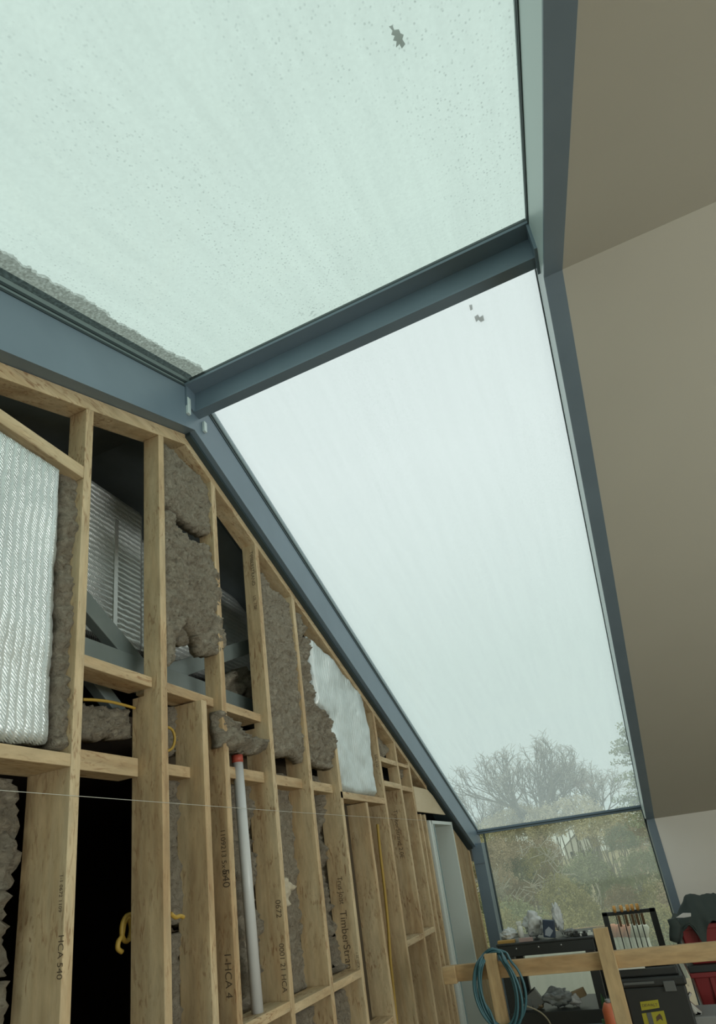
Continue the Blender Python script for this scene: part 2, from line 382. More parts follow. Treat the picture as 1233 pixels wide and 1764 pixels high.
# --- steel frame of the strip skylight
def fascia(side, ya, yb, label, bodymat):
    s = -1 if side == 'L' else 1
    x = XL if side == 'L' else XR
    back = x + s * (0.20 if side == 'L' else 0.075)
    t = thing('steel_rafter', label, 'rafter', (x, (ya + yb) / 2, z0((ya + yb) / 2)), 'steel rafters edging the skylight')
    slope_prism(nb(), x, back, ya, yb, 0.0, 0.262).build('web', bodymat, t)
    g = nb(); slope_prism(g, x - s * 0.004, back, ya, yb, 0.262, 0.274); slope_prism(g, x - s * 0.002, back, ya, yb, 0.292, 0.306); g.build('gasket', GASKET, t)
    g = nb(); slope_prism(g, x + s * 0.003, back, ya, yb, 0.274, 0.292); slope_prism(g, x, back, ya, yb, 0.306, 0.33); g.build('glazing_lip', GASKET_L, t)
    # outer cap above the glass
    slope_prism(nb(), x + s * 0.01, back, ya, yb, 0.343, 0.38).build('cap', STEEL, t)
    return t
r1 = fascia('L', NYE, RY0, 'wide slate-blue steel rafter above the stud wall, on the near side of the ridge', STEEL)
r2 = fascia('L', RY0, EY + 0.08, 'long slate-blue steel rafter running down the stud wall from the ridge to the eave', STEEL)
r3 = fascia('R', NYE, RY0, 'upper right steel rafter between near glass and the drywall ceiling', SKYLIT_STEEL)
r4 = fascia('R', RY0, EY + 0.08, 'lower right steel rafter between far glass and the drywall ceiling', SKYLIT_STEEL)
# dark underside flanges of the right-hand rafters
for par, ya, yb in ((r3, NYE, RY0), (r4, RY0, 6.93)):
    slope_prism(nb(), XR - 0.002, 0.392, ya, yb, -0.014, -0.001).build('flange', STEEL, par)
# slotted bolt plates near the ridge joint
for par, c, h in ((r1, (322, 701), 13), (r2, (350, 737), 8)):
    p = onx(c[0], c[1], XL)
    nb().box(XL, XL + 0.017, p.y - 0.012, p.y + 0.012, p.z - 0.004 * h, p.z + 0.004 * h, None).build('slot_plate', SKYLIT_STEEL, par, bevel=0.003)

# grey bird marks dried on the outside of the panes
def splat(pts, near, lab):
    k = PITCH if near else -PITCH; out = []
    for px_, py_ in pts:
        d = ray(px_, py_); zb = RZ0 - k * RY0 + 0.345      # plane z = zb + k*y
        tt_ = (zb - CAM.z) / (d.z - k * d.y); out.append(CAM + d * tt_)
    tag(nb().prism(out, (0, 0, 0.002)).build('bird_mark', SPLAT), lab, 'stain')
SPLAT = mat('dried_grey_mark', (0.42, 0.42, 0.38), 0.9); B(SPLAT).inputs['Alpha'].default_value = 0.5
splat([(670, 46), (676, 44), (679, 52), (687, 51), (690, 58), (695, 60), (693, 68), (698, 76), (692, 84), (688, 76), (682, 82), (683, 71), (677, 70), (680, 62), (674, 60), (676, 53)], True, 'ragged grey bird mark on the near skylight pane')
splat([(808, 526), (813, 525), (814, 533), (810, 535)], False, 'tiny grey speck high on the far skylight pane')
splat([(817, 546), (823, 542), (826, 547), (832, 543), (834, 552), (828, 555), (824, 551), (820, 555)], False, 'pale grey smudge just below the tiny speck on the far skylight pane')

t = thing('steel_ridge_beam', 'slate-blue steel ridge beam crossing the skylight between the two panes', 'beam', (-0.58, 2.06, 4.107))
nb().box(XL, XR, 2.06, 2.078, 4.107, 4.235).build('web', STEEL, t)
nb().box(XL, XR, 1.985, 2.14, 4.222, 4.236).build('top_flange', STEEL, t)
nb().box(XL, XR, 2.035, 2.09, 4.236, 4.318).build('gasket_carrier', GASKET, t)
nb().box(XL, XR, 2.052, 2.108, 4.095, 4.107).build('bottom_flange', STEEL, t)
nb().box(XL, XL + 0.012, 1.99, 2.10, 4.096, 4.222).build('end_plate', STEEL, t)
nb().box(XR - 0.012, XR, 1.99, 2.12, 4.07, 4.222).build('end_plate', STEEL, t)
t = thing('steel_eave_beam', 'thin dark steel bar at the eave between sloping glass and upright glass', 'beam', (-0.58, EY, 1.965))
nb().box(XL, XR, EY - 0.03, EY + 0.07, 1.968, 2.018).build('bar', STEEL, t, bevel=0.004)
nb().box(XL, XR, EY - 0.034, EY - 0.03, 1.984, 1.996).build('gasket', GASKET, t)
t = thing('steel_post', 'dark steel post at the left edge of the upright glass', 'post', (-1.47, 7.1, 0), 'steel posts beside the upright glass')
nb().box(-1.53, -1.41, 7.0, EY, 0, 1.87).build('column', STEEL, t)
nb().box(-1.409, -1.401, 7.2, EY + 0.01, 0, 1.97).build('gasket', GASKET, t)
nb().box(-1.53, -1.408, 6.99, 7.06, 1.66, 1.86).build('bracket', STEEL, t)
t = thing('steel_post', 'dark steel post at the right edge of the upright glass beside the white wall', 'post', (0.35, 7.1, 0), 'steel posts beside the upright glass')
nb().box(XR, 0.392, 6.915, EY, 0, 1.87).build('column', STEEL, t)
nb().box(XR - 0.008, XR, 7.2, EY + 0.01, 0, 1.97).build('gasket', GASKET, t)
struct(nb().box(XL, XR, EY - 0.05, EY + 0.08, 0, 0.12).build('trim_1', STEEL))

# ------------------------------------------------------------------ stud wall
SW = 0.038
def stud(y1, ztop, label, zsplit=None, du=0.09, dl=0.148, wdt=SW, x=XW, z_bot=0.0, name='wall_stud', group='upright studs of the open wall'):
    b = nb(); y0 = y1 - wdt
    zt0, zt1 = (ztop if ztop else z0(y0) - 0.068), (ztop if ztop else z0(y1) - 0.068)
    def col(xa, xb, zb, za, zb2):
        b.prism([(xa, y0, zb), (xa, y1, zb), (xa, y1, zb2), (xa, y0, za)], (xb - xa, 0, 0))
    if zsplit:
        p = [(x, z_bot), (x - dl, z_bot), (x - dl, zsplit), (x - du, zsplit), (x - du, None), (x, None)]
        poly = [(q[0], y0, zt0 if q[1] is None else q[1]) for q in p]; poly2 = [(q[0], y1, zt1 if q[1] is None else q[1]) for q in p]
        b.add(poly + poly2, [(0, 1, 2, 3, 4, 5), (6, 7, 8, 9, 10, 11)] + [(i, (i + 1) % 6, 6 + (i + 1) % 6, 6 + i) for i in range(6)])
    else: col(x, x - dl, z_bot, zt0, zt1)
    o = b.build(name, WOODZ, bevel=0.0025); tag(o, label, 'stud', group); return o
sA = stud(1.46, None, 'leftmost tall stud, beside the large silver foil board', 2.2, dl=0.19)
sB = stud(1.893, None, 'broad tall stud right of the dark opening', 2.53)
sC = stud(2.315, None, 'tall stud just left of the white plastic pipe', 2.53)
sD = stud(2.737, None, 'tall stud just right of the white plastic pipe, printed near its top', 2.53)
sE = stud(3.157, None, 'stud at the right edge of the tall flat wool batt')
sF = stud(3.573, 2.53, 'stud under the left edge of the small foil board, with script lettering')
sG = stud(3.995, 2.19, 'short stud ending under the middle of the small foil board header')
sH = stud(4.40, None, 'tall stud touching the right edge of the small foil board', 2.24)
sI = stud(4.83, None, 'tall stud in the middle of the three pairs of short blocks', 2.36)
sJ = stud(5.15, None, 'tall stud at the left edge of the bare plywood panel', 2.36)
stud(1.925, 2.21, 'jack stud standing tight behind the right side of the broad stud', x=XW - 0.025, dl=0.10)
stud(2.158, 2.55, 'jack stud with its top under the second upper block, left of the pipe')
stud(5.27, 2.15, 'first thin stud under the plywood panel')
stud(5.40, 2.15, 'second thin stud under the plywood panel, beside the white lining')
stud(6.355, 1.98, 'thin stud just right of the white-lined opening', z_bot=0)
stud(6.93, None, 'last stud of the wall, against the steel post')
# bottom and top plates
for ya, yb, lab in ((NYE, RY0, 'sloping top plate above the foil board, near side of the ridge'), (RY0, 5.60, 'long sloping top plate under the falling steel rafter')):
    b = slope_prism(nb(), XW, XW - 0.10, ya, yb, -0.068, -0.002 if yb == RY0 else -0.022)
    tag(b.build('top_plate', WOODY, bevel=0.002), lab, 'plate')
def level(y0_, y1_, za, zb, lab, x=XW, d=0.09, name='blocking', cat='block', group='level blocks between studs'):
    o = nb().box(x - d, x, y0_, y1_, za, zb).build(name, WOODY, bevel=0.0025); return tag(o, lab, cat, group)
level(0.55, 1.421, 3.297, 3.352, 'level board along the top of the large foil board')
level(0.55, 1.421, 2.18, 2.222, 'level sill board under the large foil board', d=0.19)
XB = XW - 0.045
level(1.461, 1.854, 2.556, 2.60, 'upper block right of the leftmost tall stud, below the grey truss', XB, 0.12)
level(1.894, 2.276, 2.556, 2.60, 'upper block between the broad stud and the pipe stud, below the grey truss', XB, 0.12)
level(2.316, 2.698, 2.556, 2.60, 'upper block above the drooping wool lump, below the grey truss', XB, 0.12)
level(1.461, 1.854, 2.205, 2.278, 'deep-set header over the dark opening', XW - 0.115, 0.10)
level(1.926, 2.119, 2.215, 2.262, 'short low block right of the broad stud', XW - 0.07, 0.08)
for ya, yb, lab in ((2.316, 2.698, 'low block behind the red pipe cap'), (2.738, 3.118, 'low block under the tall flat wool batt'), (3.158, 3.534, 'low block under the ragged wool batt left of the small foil board')):
    level(ya, yb, 2.235, 2.29, lab, XW - 0.05, 0.10)
level(3.536, 4.361, 2.195, 2.24, 'header board under the small foil board', d=0.12)
level(4.401, 4.791, 2.525, 2.565, 'upper of two short blocks right of the small foil board', d=0.09)
level(4.401, 4.791, 2.335, 2.378, 'lower of two short blocks right of the small foil board', d=0.09)
level(4.831, 5.111, 2.535, 2.565, 'upper short block left of the plywood panel', d=0.09)
level(4.831, 5.111, 2.33, 2.37, 'lower short block left of the plywood panel', d=0.09)
for ya, yb, za, lab in ((2.316, 2.698, 1.21, 'fire block at the foot of the white pipe'), (2.738, 3.118, 1.19, 'fire block second from the white pipe'), (3.158, 3.534, 1.19, 'fire block below the script lettering'), (4.401, 4.791, 1.215, 'fire block right of the stud touching the small foil board'), (4.831, 5.111, 1.22, 'fire block below the plywood panel'), (3.574, 3.956, 0.86, 'lowest fire block, near the bottom edge between script-lettered stud and the next')):
    level(ya, yb, za, za + 0.04, lab, XW, 0.12)
# plywood panel and the boarding right of the opening
b = nb(); poly = [(XW - 0.002, 5.151, 2.168), (XW - 0.002, 6.46, 2.168), (XW - 0.002, 6.46, z0(6.46) - 0.01), (XW - 0.002, 5.9, z0(5.9) - 0.02), (XW - 0.002, 5.9, 2.30), (XW - 0.002, 5.151, 2.385)]
poly = [(XW + 0.002, 5.151, 2.168), (XW + 0.002, 6.15, 2.168), (XW + 0.002, 5.72, z0(5.72) - 0.02), (XW + 0.002, 5.151, 2.385)]
poly = [(XW + 0.002, 5.151, 2.168), (XW + 0.002, 6.12, 2.168), (XW + 0.002, 5.75, 2.34), (XW + 0.002, 5.6, 2.385), (XW + 0.002, 5.151, 2.385)]
PLY = mat('pale_plywood', (0.58, 0.47, 0.30), 0.7); v = coords(PLY, (1, 0.3, 1)); n_, r_ = noise_ramp(PLY, v, 6, [(0.3, (0.52, 0.41, 0.25)), (0.7, (0.62, 0.51, 0.34))], 5); L(PLY, r_.outputs[0], B(PLY).inputs['Base Color'])
tag(b.prism(poly, (-0.018, 0, 0)).build('plywood_panel', PLY), 'bare pale plywood panel tucked under the rafter above the white-lined opening', 'panel')
b = nb().prism([(XW - 0.01, 6.36, 0), (XW - 0.01, 6.89, 0), (XW - 0.01, 6.89, z0(6.89) - 0.07), (XW - 0.01, 6.36, z0(6.36) - 0.07)], (-0.015, 0, 0))
OSBM = strand_wood('dark_knotted_osb', 'z', (0.62, 0.60, 0.56))
tag(b.build('sheathing_board', OSBM), 'knotty dark strand board between the white-lined opening and the steel post', 'board')

# white lined opening (door_1)
slope_prism(nb(), XL - 0.03, XL - 0.20, RY0, 6.98, -0.021, -0.001).build('dark_soffit_strip', GASKET, r2)  # dark strip added under the rafter to widen the dark soffit band
t = struct(thing('door_1', 'tall narrow opening lined in white boards near the end of the stud wall', 'doorway', (XW, 5.95, 0)))
nb().box(XW - 0.55, XW + 0.008, 6.27, 6.30, 0, 2.10).build('jamb', WHITE, t)
nb().box(XW - 0.55, XW + 0.004, 5.55, 5.585, 0, 2.10).build('jamb', WHITE, t)
nb().box(XW - 0.55, XW + 0.006, 5.55, 6.30, 2.07, 2.10).build('head', WHITE, t)
nb().box(XW - 0.02, XW + 0.012, 5.585, 5.60, 0, 2.07).build('stop_bead', GASKET_L, t)
nb().box(XW - 0.57, XW - 0.55, 5.55, 6.30, 0, 2.10).build('back_panel', WHITE, t)
nb().box(XW - 0.02, XW + 0.004, 5.47, 5.535, 0, 2.10).build('casing', WHITE, t)

# back sheathing behind the lower bays
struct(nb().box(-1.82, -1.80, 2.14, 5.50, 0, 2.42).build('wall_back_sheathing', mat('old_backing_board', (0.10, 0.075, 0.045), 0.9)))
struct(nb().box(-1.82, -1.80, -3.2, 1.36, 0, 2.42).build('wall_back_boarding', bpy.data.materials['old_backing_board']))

# ------------------------------------------------------------------ grey truss and foil duct in the attic
t = thing('steel_truss', 'grey steel truss with slanting braces seen through the upper bays', 'truss', (XL - 0.25, 2.3, 2.65))
XT = XL - 0.25
nb().box(XT - 0.09, XT, -2.0, 5.2, 2.62, 2.752).build('chord', GREYSTEEL, t, bevel=0.003)
def brace(ya, za, yb, zb, h=0.085, dx=0.02):
    d = Vector((0, yb - ya, zb - za)).normalized(); n = Vector((0, -d.z, d.y)) * h / 2
    a = Vector((XT - dx, ya, za)); c = Vector((XT - dx, yb, zb))
    nb().prism([a - n, c - n, c + n, a + n], (-0.05, 0, 0)).build('brace', GREYSTEEL, t, bevel=0.003)
brace(1.35, 3.12, 2.08, 2.66); brace(2.08, 2.70, 3.05, 3.17); brace(1.35, 2.98, 1.95, 2.50, 0.06, 0.08)
brace(3.9, 2.72, 3.05, 3.17); brace(0.4, 2.7, 1.35, 3.12)
t = thing('foil_wrapped_duct', 'large square air duct wrapped in crinkled foil inside the attic', 'duct', (XL - 0.75, 2.2, 2.88))
nb().box(XL - 1.05, XL - 0.5, -0.5, 2.26, 2.93, 3.775).build('casing', DUCTFOIL, t, bevel=0.03)
nb().box(XL - 1.02, XL - 0.53, 2.26, 4.4, 2.95, 3.64).build('casing', DUCTFOIL, t, bevel=0.03)
nb().box(XL - 0.503, XL - 0.496, 2.04, 2.065, 2.95, 3.62).build('seam_tape', mat('bright_seam_tape', (0.7, 0.7, 0.66), 0.3, 0.6), t)

# ------------------------------------------------------------------ mineral wool batts
def inside(pt, poly):
    x, y = pt; c = False; n = len(poly)
    for i in range(n):
        x1, y1 = poly[i]; x2, y2 = poly[(i + 1) % n]
        if (y1 > y) != (y2 > y) and x < (x2 - x1) * (y - y1) / (y2 - y1) + x1: c = not c
    return c
def closest(pt, poly):
    best = None; P = Vector(pt)
    for i in range(len(poly)):
        a = Vector(poly[i]); c = Vector(poly[(i + 1) % len(poly)]); d = c - a
        if d.length_squared < 1e-12: continue
        k = max(0, min(1, (P - a).dot(d) / d.length_squared)); q = a + d * k
        if best is None or (q - P).length < (best - P).length: best = q
    return best
def slab(poly, x, thick, cell=0.012, amp=0.02, rag=0.012, seed=0, roundoff=0.014, freq=9, smoothf=False):
    """a lumpy slab whose outline is poly (y, z), front near plane x, going back by thick"""
    ys = [p[0] for p in poly]; zs = [p[1] for p in poly]
    nx = int((max(ys) - min(ys)) / cell) + 3; nz_ = int((max(zs) - min(zs)) / cell) + 3
    oy, oz = min(ys) - cell, min(zs) - cell
    cells = {(i, j) for i in range(nx) for j in range(nz_) if inside((oy + (i + .5) * cell, oz + (j + .5) * cell), poly)}
    cnt = {}
    for i, j in cells:
        for k in ((i, j), (i + 1, j), (i, j + 1), (i + 1, j + 1)): cnt[k] = cnt.get(k, 0) + 1
    vi = {}; vf = []; vb = []
    for k, c in cnt.items():
        p = Vector((oy + k[0] * cell, oz + k[1] * cell)); q = closest(p, poly)
        d = (q - p).length
        if c < 4:
            r = noise.noise(Vector((p.x * 40, p.y * 40, seed))) * rag
            p = q + Vector((r, noise.noise(Vector((p.x * 40, p.y * 40, seed + 9))) * rag)); d = 0
        s3 = Vector((p.x * freq, p.y * freq, seed * 3.1))
        dx = noise.fractal(s3, 1.0 if smoothf else 0.35, 2.1, 6) * amp - (0 if smoothf else 0.010 * max(0.0, noise.noise(Vector((p.x * 55, p.y * 38, seed))) * 2) ** 2)
        if roundoff: dx -= roundoff * max(0, 1 - d / roundoff) ** 2
        vi[k] = len(vf); vf.append(Vector((x + dx, p.x, p.y))); vb.append(Vector((x - thick, p.x, p.y)))
    n = len(vf); fs = []; edges = {}
    for i, j in cells:
        q = [vi[(i, j)], vi[(i + 1, j)], vi[(i + 1, j + 1)], vi[(i, j + 1)]]
        fs.append(q); fs.append([n + a for a in q[::-1]])
        for a, c in zip(q, q[1:] + q[:1]):
            if (c, a) in edges: del edges[(c, a)]
            else: edges[(a, c)] = 1
    for a, c in edges: fs.append([c, a, n + a, n + c])
    b = nb(); b.add(vf + vb, fs, True); return b
def px_poly(pts, x): return [(lambda p: (p.y, p.z))(onx(a, c, x)) for a, c in pts]
BG = 'mineral wool batts in the open wall'
def batt(pts, off, lab, thick=0.07, seed=1, **k):
    k.setdefault('cell', 0.009)
    x = XW - off
    return tag(slab(px_poly(pts, x), x, thick, seed=seed, **k).build('insulation_batt', WOOL), lab, 'insulation', BG)
batt([(112, 800), (141, 812), (147, 900), (143, 1080), (131, 1240), (126, 1292), (90, 1288), (96, 1200), (104, 1000)], 0.03, 'narrow wool batt squeezed between the large foil board and leftmost stud', seed=2)
batt([(285, 762), (300, 772), (318, 790), (340, 815), (362, 842), (372, 875), (374, 890), (366, 905), (365, 922), (350, 916), (337, 908), (321, 895), (313, 886), (305, 880), (295, 871), (285, 868)], 0.02, 'wool batt piece above the torn gap, under the ridge', seed=3, amp=0.018)
batt([(286, 878), (295, 878), (302, 883), (308, 899), (320, 915), (329, 926), (347, 933), (363, 938), (372, 968), (380, 1005), (385, 1070), (390, 1110), (386, 1129), (372, 1124), (360, 1126), (351, 1119), (348, 1106), (340, 1090), (330, 1076), (321, 1068), (313, 1086), (310, 1098), (306, 1112), (302, 1132), (296, 1144), (287, 1152)], 0.0, 'big torn wool batt sagging below the gap, with a hole at its foot', seed=4, amp=0.022, thick=0.08)
batt([(306, 1060), (340, 1062), (356, 1100), (350, 1112), (338, 1106), (328, 1108), (312, 1112), (306, 1108)], 0.055, 'recessed wool flap inside the hole of the big torn batt', seed=44, thick=0.03)
batt([(451, 985), (470, 1012), (500, 1037), (509, 1050), (514, 1130), (522, 1220), (528, 1300), (523, 1312), (508, 1300), (490, 1302), (474, 1298), (467, 1230), (460, 1130), (453, 1050)], 0.015, 'tall flat wool batt in the bay right of the printed stud', seed=5, amp=0.016)
batt([(512, 1048), (520, 1060), (526, 1095), (536, 1100), (540, 1115), (532, 1140), (538, 1180), (544, 1215), (560, 1225), (572, 1240), (577, 1280), (572, 1325), (555, 1322), (536, 1308), (530, 1260), (522, 1180), (516, 1110)], 0.0, 'ragged wool batt at the left edge of the small foil board', seed=6, amp=0.03)
batt([(390, 1222), (402, 1226), (418, 1242), (440, 1262), (471, 1274), (469, 1288), (450, 1298), (428, 1292), (408, 1290), (393, 1282), (389, 1250)], -0.03, 'drooping wool lump above the red-capped pipe', seed=7, amp=0.045, thick=0.09, roundoff=0.05)
batt([(380, 1170), (398, 1158), (424, 1148), (434, 1160), (438, 1215), (385, 1200)], 0.24, 'crumpled wool behind the grey truss chord', seed=8, amp=0.05, cell=0.016)
batt([(140, 1212), (180, 1215), (232, 1222), (232, 1272), (200, 1268), (170, 1274), (140, 1272)], 0.14, 'low wool batt behind the yellow cable', seed=9, amp=0.03)
batt([(290, 1215), (362, 1228), (362, 1300), (330, 1296), (290, 1302)], 0.15, 'wool batt behind the yellow loop', seed=10, amp=0.03)
batt([(296, 1340), (325, 1342), (332, 1560), (325, 1600), (300, 1585)], 0.13, 'rough wool batt right of the broad stud, low down', seed=11, amp=0.025, cell=0.016)
batt([(298, 1610), (330, 1600), (338, 1770), (300, 1770)], 0.14, 'smooth lower wool batt right of the broad stud', seed=12, amp=0.02, cell=0.016)
batt([(395, 1335), (440, 1330), (452, 1500), (462, 1640), (452, 1760), (418, 1764)], 0.15, 'crumpled wool batt behind the white pipe', seed=13, amp=0.05, cell=0.016)
batt([(470, 1330), (515, 1335), (526, 1500), (535, 1560), (545, 1700), (505, 1725), (490, 1500)], 0.14, 'grey wool batt behind the white foam scrap', seed=14, amp=0.02, cell=0.018)
batt([(545, 1335), (572, 1360), (568, 1440), (580, 1560), (588, 1660), (582, 1690), (565, 1600), (553, 1450)], 0.14, 'dark shredded wool left of the script-lettered stud', seed=15, amp=0.05, cell=0.018)
batt([(575, 1715), (612, 1695), (628, 1790), (585, 1800)], 0.10, 'wool batt below the fire block under the script lettering', seed=16, amp=0.02, cell=0.016)
batt([(500, 1755), (556, 1725), (566, 1790), (505, 1800)], 0.10, 'wool batt below the second fire block', seed=17, amp=0.03, cell=0.016)
batt([(-30, 1330), (30, 1340), (34, 1420), (32, 1500), (26, 1530), (-30, 1540)], 0.17, 'brown wool batt at the left picture edge, under the foil sill', seed=18, amp=0.05, cell=0.016)
batt([(-30, 1535), (20, 1532), (22, 1600), (18, 1680), (-30, 1690)], 0.13, 'bulging wool batt at the left picture edge, lower down', seed=19, amp=0.05, cell=0.016)
batt([(-30, 1700), (14, 1690), (12, 1800), (-30, 1800)], 0.15, 'wool scrap in the bottom left corner', seed=20, amp=0.04, cell=0.016)
batt([(655, 1268), (668, 1285), (672, 1300), (660, 1302)], 0.06, 'small wool tuft above the upper short block', seed=21, amp=0.03, cell=0.018)
batt([(684, 1285), (700, 1305), (706, 1330), (700, 1350), (690, 1330)], 0.06, 'small wool tuft left of the plywood panel', seed=22, amp=0.04, cell=0.018)

# ------------------------------------------------------------------ foil boards
x = XW - 0.012
tag(slab([(0.6, 2.235), (1.15, 2.235), (1.34, 2.245), (1.352, 2.26), (1.345, 3.0), (1.338, 3.29), (0.6, 3.295)], x, 0.05, cell=0.02, amp=0.012, rag=0.006, seed=30, roundoff=0.02, freq=3, smoothf=True).build('foil_board', FOIL), 'large silver foil-faced insulation board at the left, ribbed with tiny holes', 'insulation')
x = XW - 0.01
tag(slab(px_poly([(534, 1094), (546, 1106), (570, 1130), (592, 1155), (610, 1178), (626, 1204), (632, 1225), (638, 1270), (650, 1371), (620, 1370), (592, 1362), (582, 1330), (576, 1280), (566, 1235), (545, 1215), (538, 1160)], x), x, 0.05, cell=0.02, amp=0.02, rag=0.008, seed=31, roundoff=0.03, freq=4, smoothf=True).build('foil_board', FOIL), 'small silver foil-faced insulation board under the falling rafter', 'insulation')

# ------------------------------------------------------------------ pipe, cables, string
t = thing('plastic_pipe', 'white plastic pipe standing upright in the wall bay under the wool lump', 'pipe', (XW - 0.05, 2.46, 1.25))
p0 = onx(444, 1750, XW - 0.05); p1 = onx(409, 1312, XW - 0.05)
nb().tube([p0, p1], 0.0255, 20).build('tube', PVC, t)
q0 = p1 + (p1 - p0).normalized() * -0.005; q1 = p1 + (p1 - p0).normalized() * 0.03
nb().tube([q0, q1], 0.0275, 20).build('cap', REDCAP, t)
def cable(name, pts, r, m, lab, cat='cable', group=None, sub=6):
    pts = [Vector(p) for p in pts]; out = []
    for i in range(len(pts) - 1):
        p0_, p1_, p2_, p3_ = pts[max(i - 1, 0)], pts[i], pts[i + 1], pts[min(i + 2, len(pts) - 1)]
        for k in range(sub):
            u = k / sub
            out.append(0.5 * ((2 * p1_) + (p2_ - p0_) * u + (2 * p0_ - 5 * p1_ + 4 * p2_ - p3_) * u * u + (3 * p1_ - p0_ - 3 * p2_ + p3_) * u ** 3))
    out.append(pts[-1]); o = nb().tube(out, r, 8).build(name, m); return tag(o, lab, cat, group)
PX = lambda pts, x: [onx(a, c, x) for a, c in pts]
cable('yellow_cable', PX([(143, 1205), (165, 1206), (190, 1209), (215, 1215), (232, 1220)], XW - 0.12), 0.006, YELLOW, 'yellow cable crossing the bay above the low wool batt')
cable('yellow_cable', PX([(288, 1252), (297, 1258), (301, 1272), (297, 1288), (288, 1294)], XW - 0.10), 0.006, YELLOW, 'yellow cable loop poking out right of the broad stud')
xs = XW - 0.20
cable('yellow_cable', PX([(228, 1575), (218, 1578), (211, 1592), (210, 1610), (215, 1621), (222, 1618), (226, 1600), (221, 1582), (214, 1590), (210, 1612), (204, 1622), (203, 1634), (210, 1640)], xs), 0.009, YELLOW, 'yellow cable coil hanging in the dark opening')
cable('yellow_cable', PX([(294, 1574), (302, 1580), (310, 1578), (316, 1580)], XW - 0.02), 0.008, YELLOW, 'yellow cable end sticking out of the lower bay right of the broad stud')
cable('yellow_cable', PX([(650, 1420), (655, 1470), (662, 1530), (668, 1590), (672, 1650), (677, 1700), (684, 1770)], XW - 0.06), 0.010, mat('aged_yellow_cable', (0.42, 0.27, 0.05), 0.6), 'yellow cable running down the bay under the small foil board')
a = onx(-60, 1357, XW + 0.012); c = onx(745, 1414, XW + 0.012)
cable('string_line', [a, a * 0.5 + c * 0.5 + Vector((0, 0, -0.006)), c], 0.0010, mat('white_string', (0.55, 0.55, 0.48), 0.8), 'thin white string line stretched level across the studs', 'string')
b = slab(px_poly([(491, 1512), (497, 1510), (507, 1522), (511, 1530), (504, 1535), (503, 1562), (493, 1560)], XW - 0.06), XW - 0.06, 0.10, cell=0.012, amp=0.03, seed=40, roundoff=0.02)
tag(b.build('foam_scrap', mat('cream_foam', (0.55, 0.49, 0.36), 0.8)), 'cream foam scrap stuck in the bay behind the printed stud', 'scrap')

# ------------------------------------------------------------------ printed lettering on the studs
def stamp(parent, text, px, x_or_y, size, axis='side', rot=0.0, flip=1, m=INK, name='lettering', sx=1.0):
    """lettering laid on the wide side (facing -Y) or the narrow front of a stud, running along its length"""
    cu = bpy.data.curves.new('txt', 'FONT'); cu.body = text; cu.size = size; cu.align_x = 'LEFT'; cu.align_y = 'CENTER'; cu.extrude = 0.0
    o = bpy.data.objects.new('txt', cu); C.objects.link(o)
    dg = bpy.context.evaluated_depsgraph_get(); me = bpy.data.meshes.new_from_object(o.evaluated_get(dg)); bpy.data.objects.remove(o)
    me.materials.clear(); me.materials.append(m)
    ob = bpy.data.objects.new(name, me); C.objects.link(ob)
    if axis == 'side': p = ony(px[0], px[1], x_or_y - 0.0008); X = Vector((0, 0, -1)) * flip; Y = Vector((1, 0, 0)) * flip; Z = Vector((0, -1, 0))
    elif axis == 'front': p = onx(px[0], px[1], x_or_y + 0.0008); X = Vector((0, 0, -1)) * flip; Y = Vector((0, 1, 0)) * flip; Z = Vector((1, 0, 0))
    elif axis == 'face': p = ony(px[0], px[1], x_or_y - 0.001); X = Vector((1, 0, 0)); Y = Vector((0, 0, 1)); Z = Vector((0, -1, 0))
    Mx = Matrix((X * sx, Y, Z)).transposed().to_4x4(); Mx.translation = p - Vector(parent['o_'])
    me.transform(Mx); ob.parent = parent
    return ob
yF = 3.573 - SW
stamp(sF, 'Trus Joist', (584, 1510), yF, 0.05, sx=0.8)
stamp(sF, 'TimberStrand', (590, 1568), yF, 0.062)
stamp(sF, '1.3E HCA', (614, 1640), yF, 0.02)
yC = 2.315 - SW
stamp(sC, '1109213 5x40', (383, 1428), yC, 0.034)
stamp(sC, '540', (388, 1497), yC, 0.05)
stamp(sC, '1-HCA 4', (391, 1640), yC, 0.045)
yD = 2.737 - SW
stamp(sD, 'TIMBERSTRAND', (432, 950), yD, 0.032)
stamp(sD, 'LSL 1.5E', (438, 1026), yD, 0.026)
stamp(sD, '0672', (478, 1550), yD, 0.04)
stamp(sD, '0001 21 HCA', (484, 1625), yD, 0.036)
stamp(sA, 'HCA 540', (105, 1610), 1.46 - SW, 0.03)
stamp(sA, '1-1 0672 1109', (106, 1506), 1.46 - SW, 0.018)
stamp(sI, 'TimberStrand 2.0E', (680, 1395), 4.83 - SW, 0.05)
stamp(sH, 'LSL 112', (647, 1300), 4.40 - SW, 0.03)

# ------------------------------------------------------------------ timber guardrail and hose
t = thing('timber_guardrail', 'rough pine guardrail with uprights standing in front of the workbench', 'guardrail', (-0.3, 4.0, 0))
b = nb().prism([(-1.185, 4.0, 1.049), (1.3, 4.0, 1.068), (1.3, 4.0, 1.157), (-1.185, 4.0, 1.138)], (0, 0.038, 0)); b.build('rail', PINEX, t, bevel=0.003)
nb().box(-0.915, -0.842, 3.962, 3.999, 0, 1.19).build('post', PINEZ, t, bevel=0.003)
nb().box(-0.262, -0.180, 3.962, 3.999, 0, 1.272).build('post', PINEZ, t, bevel=0.003)
nb().box(1.2, 1.28, 3.962, 3.999, 0, 1.272).build('post', PINEZ, t, bevel=0.003)
nb().box(-1.188, -1.108, 3.962, 3.999, 1.046, 1.14).build('cleat', PINEX, t, bevel=0.003)
pts = []
R_ = random.Random(3); c0 = (-0.862, 1.0)
n = 26; loops = 5
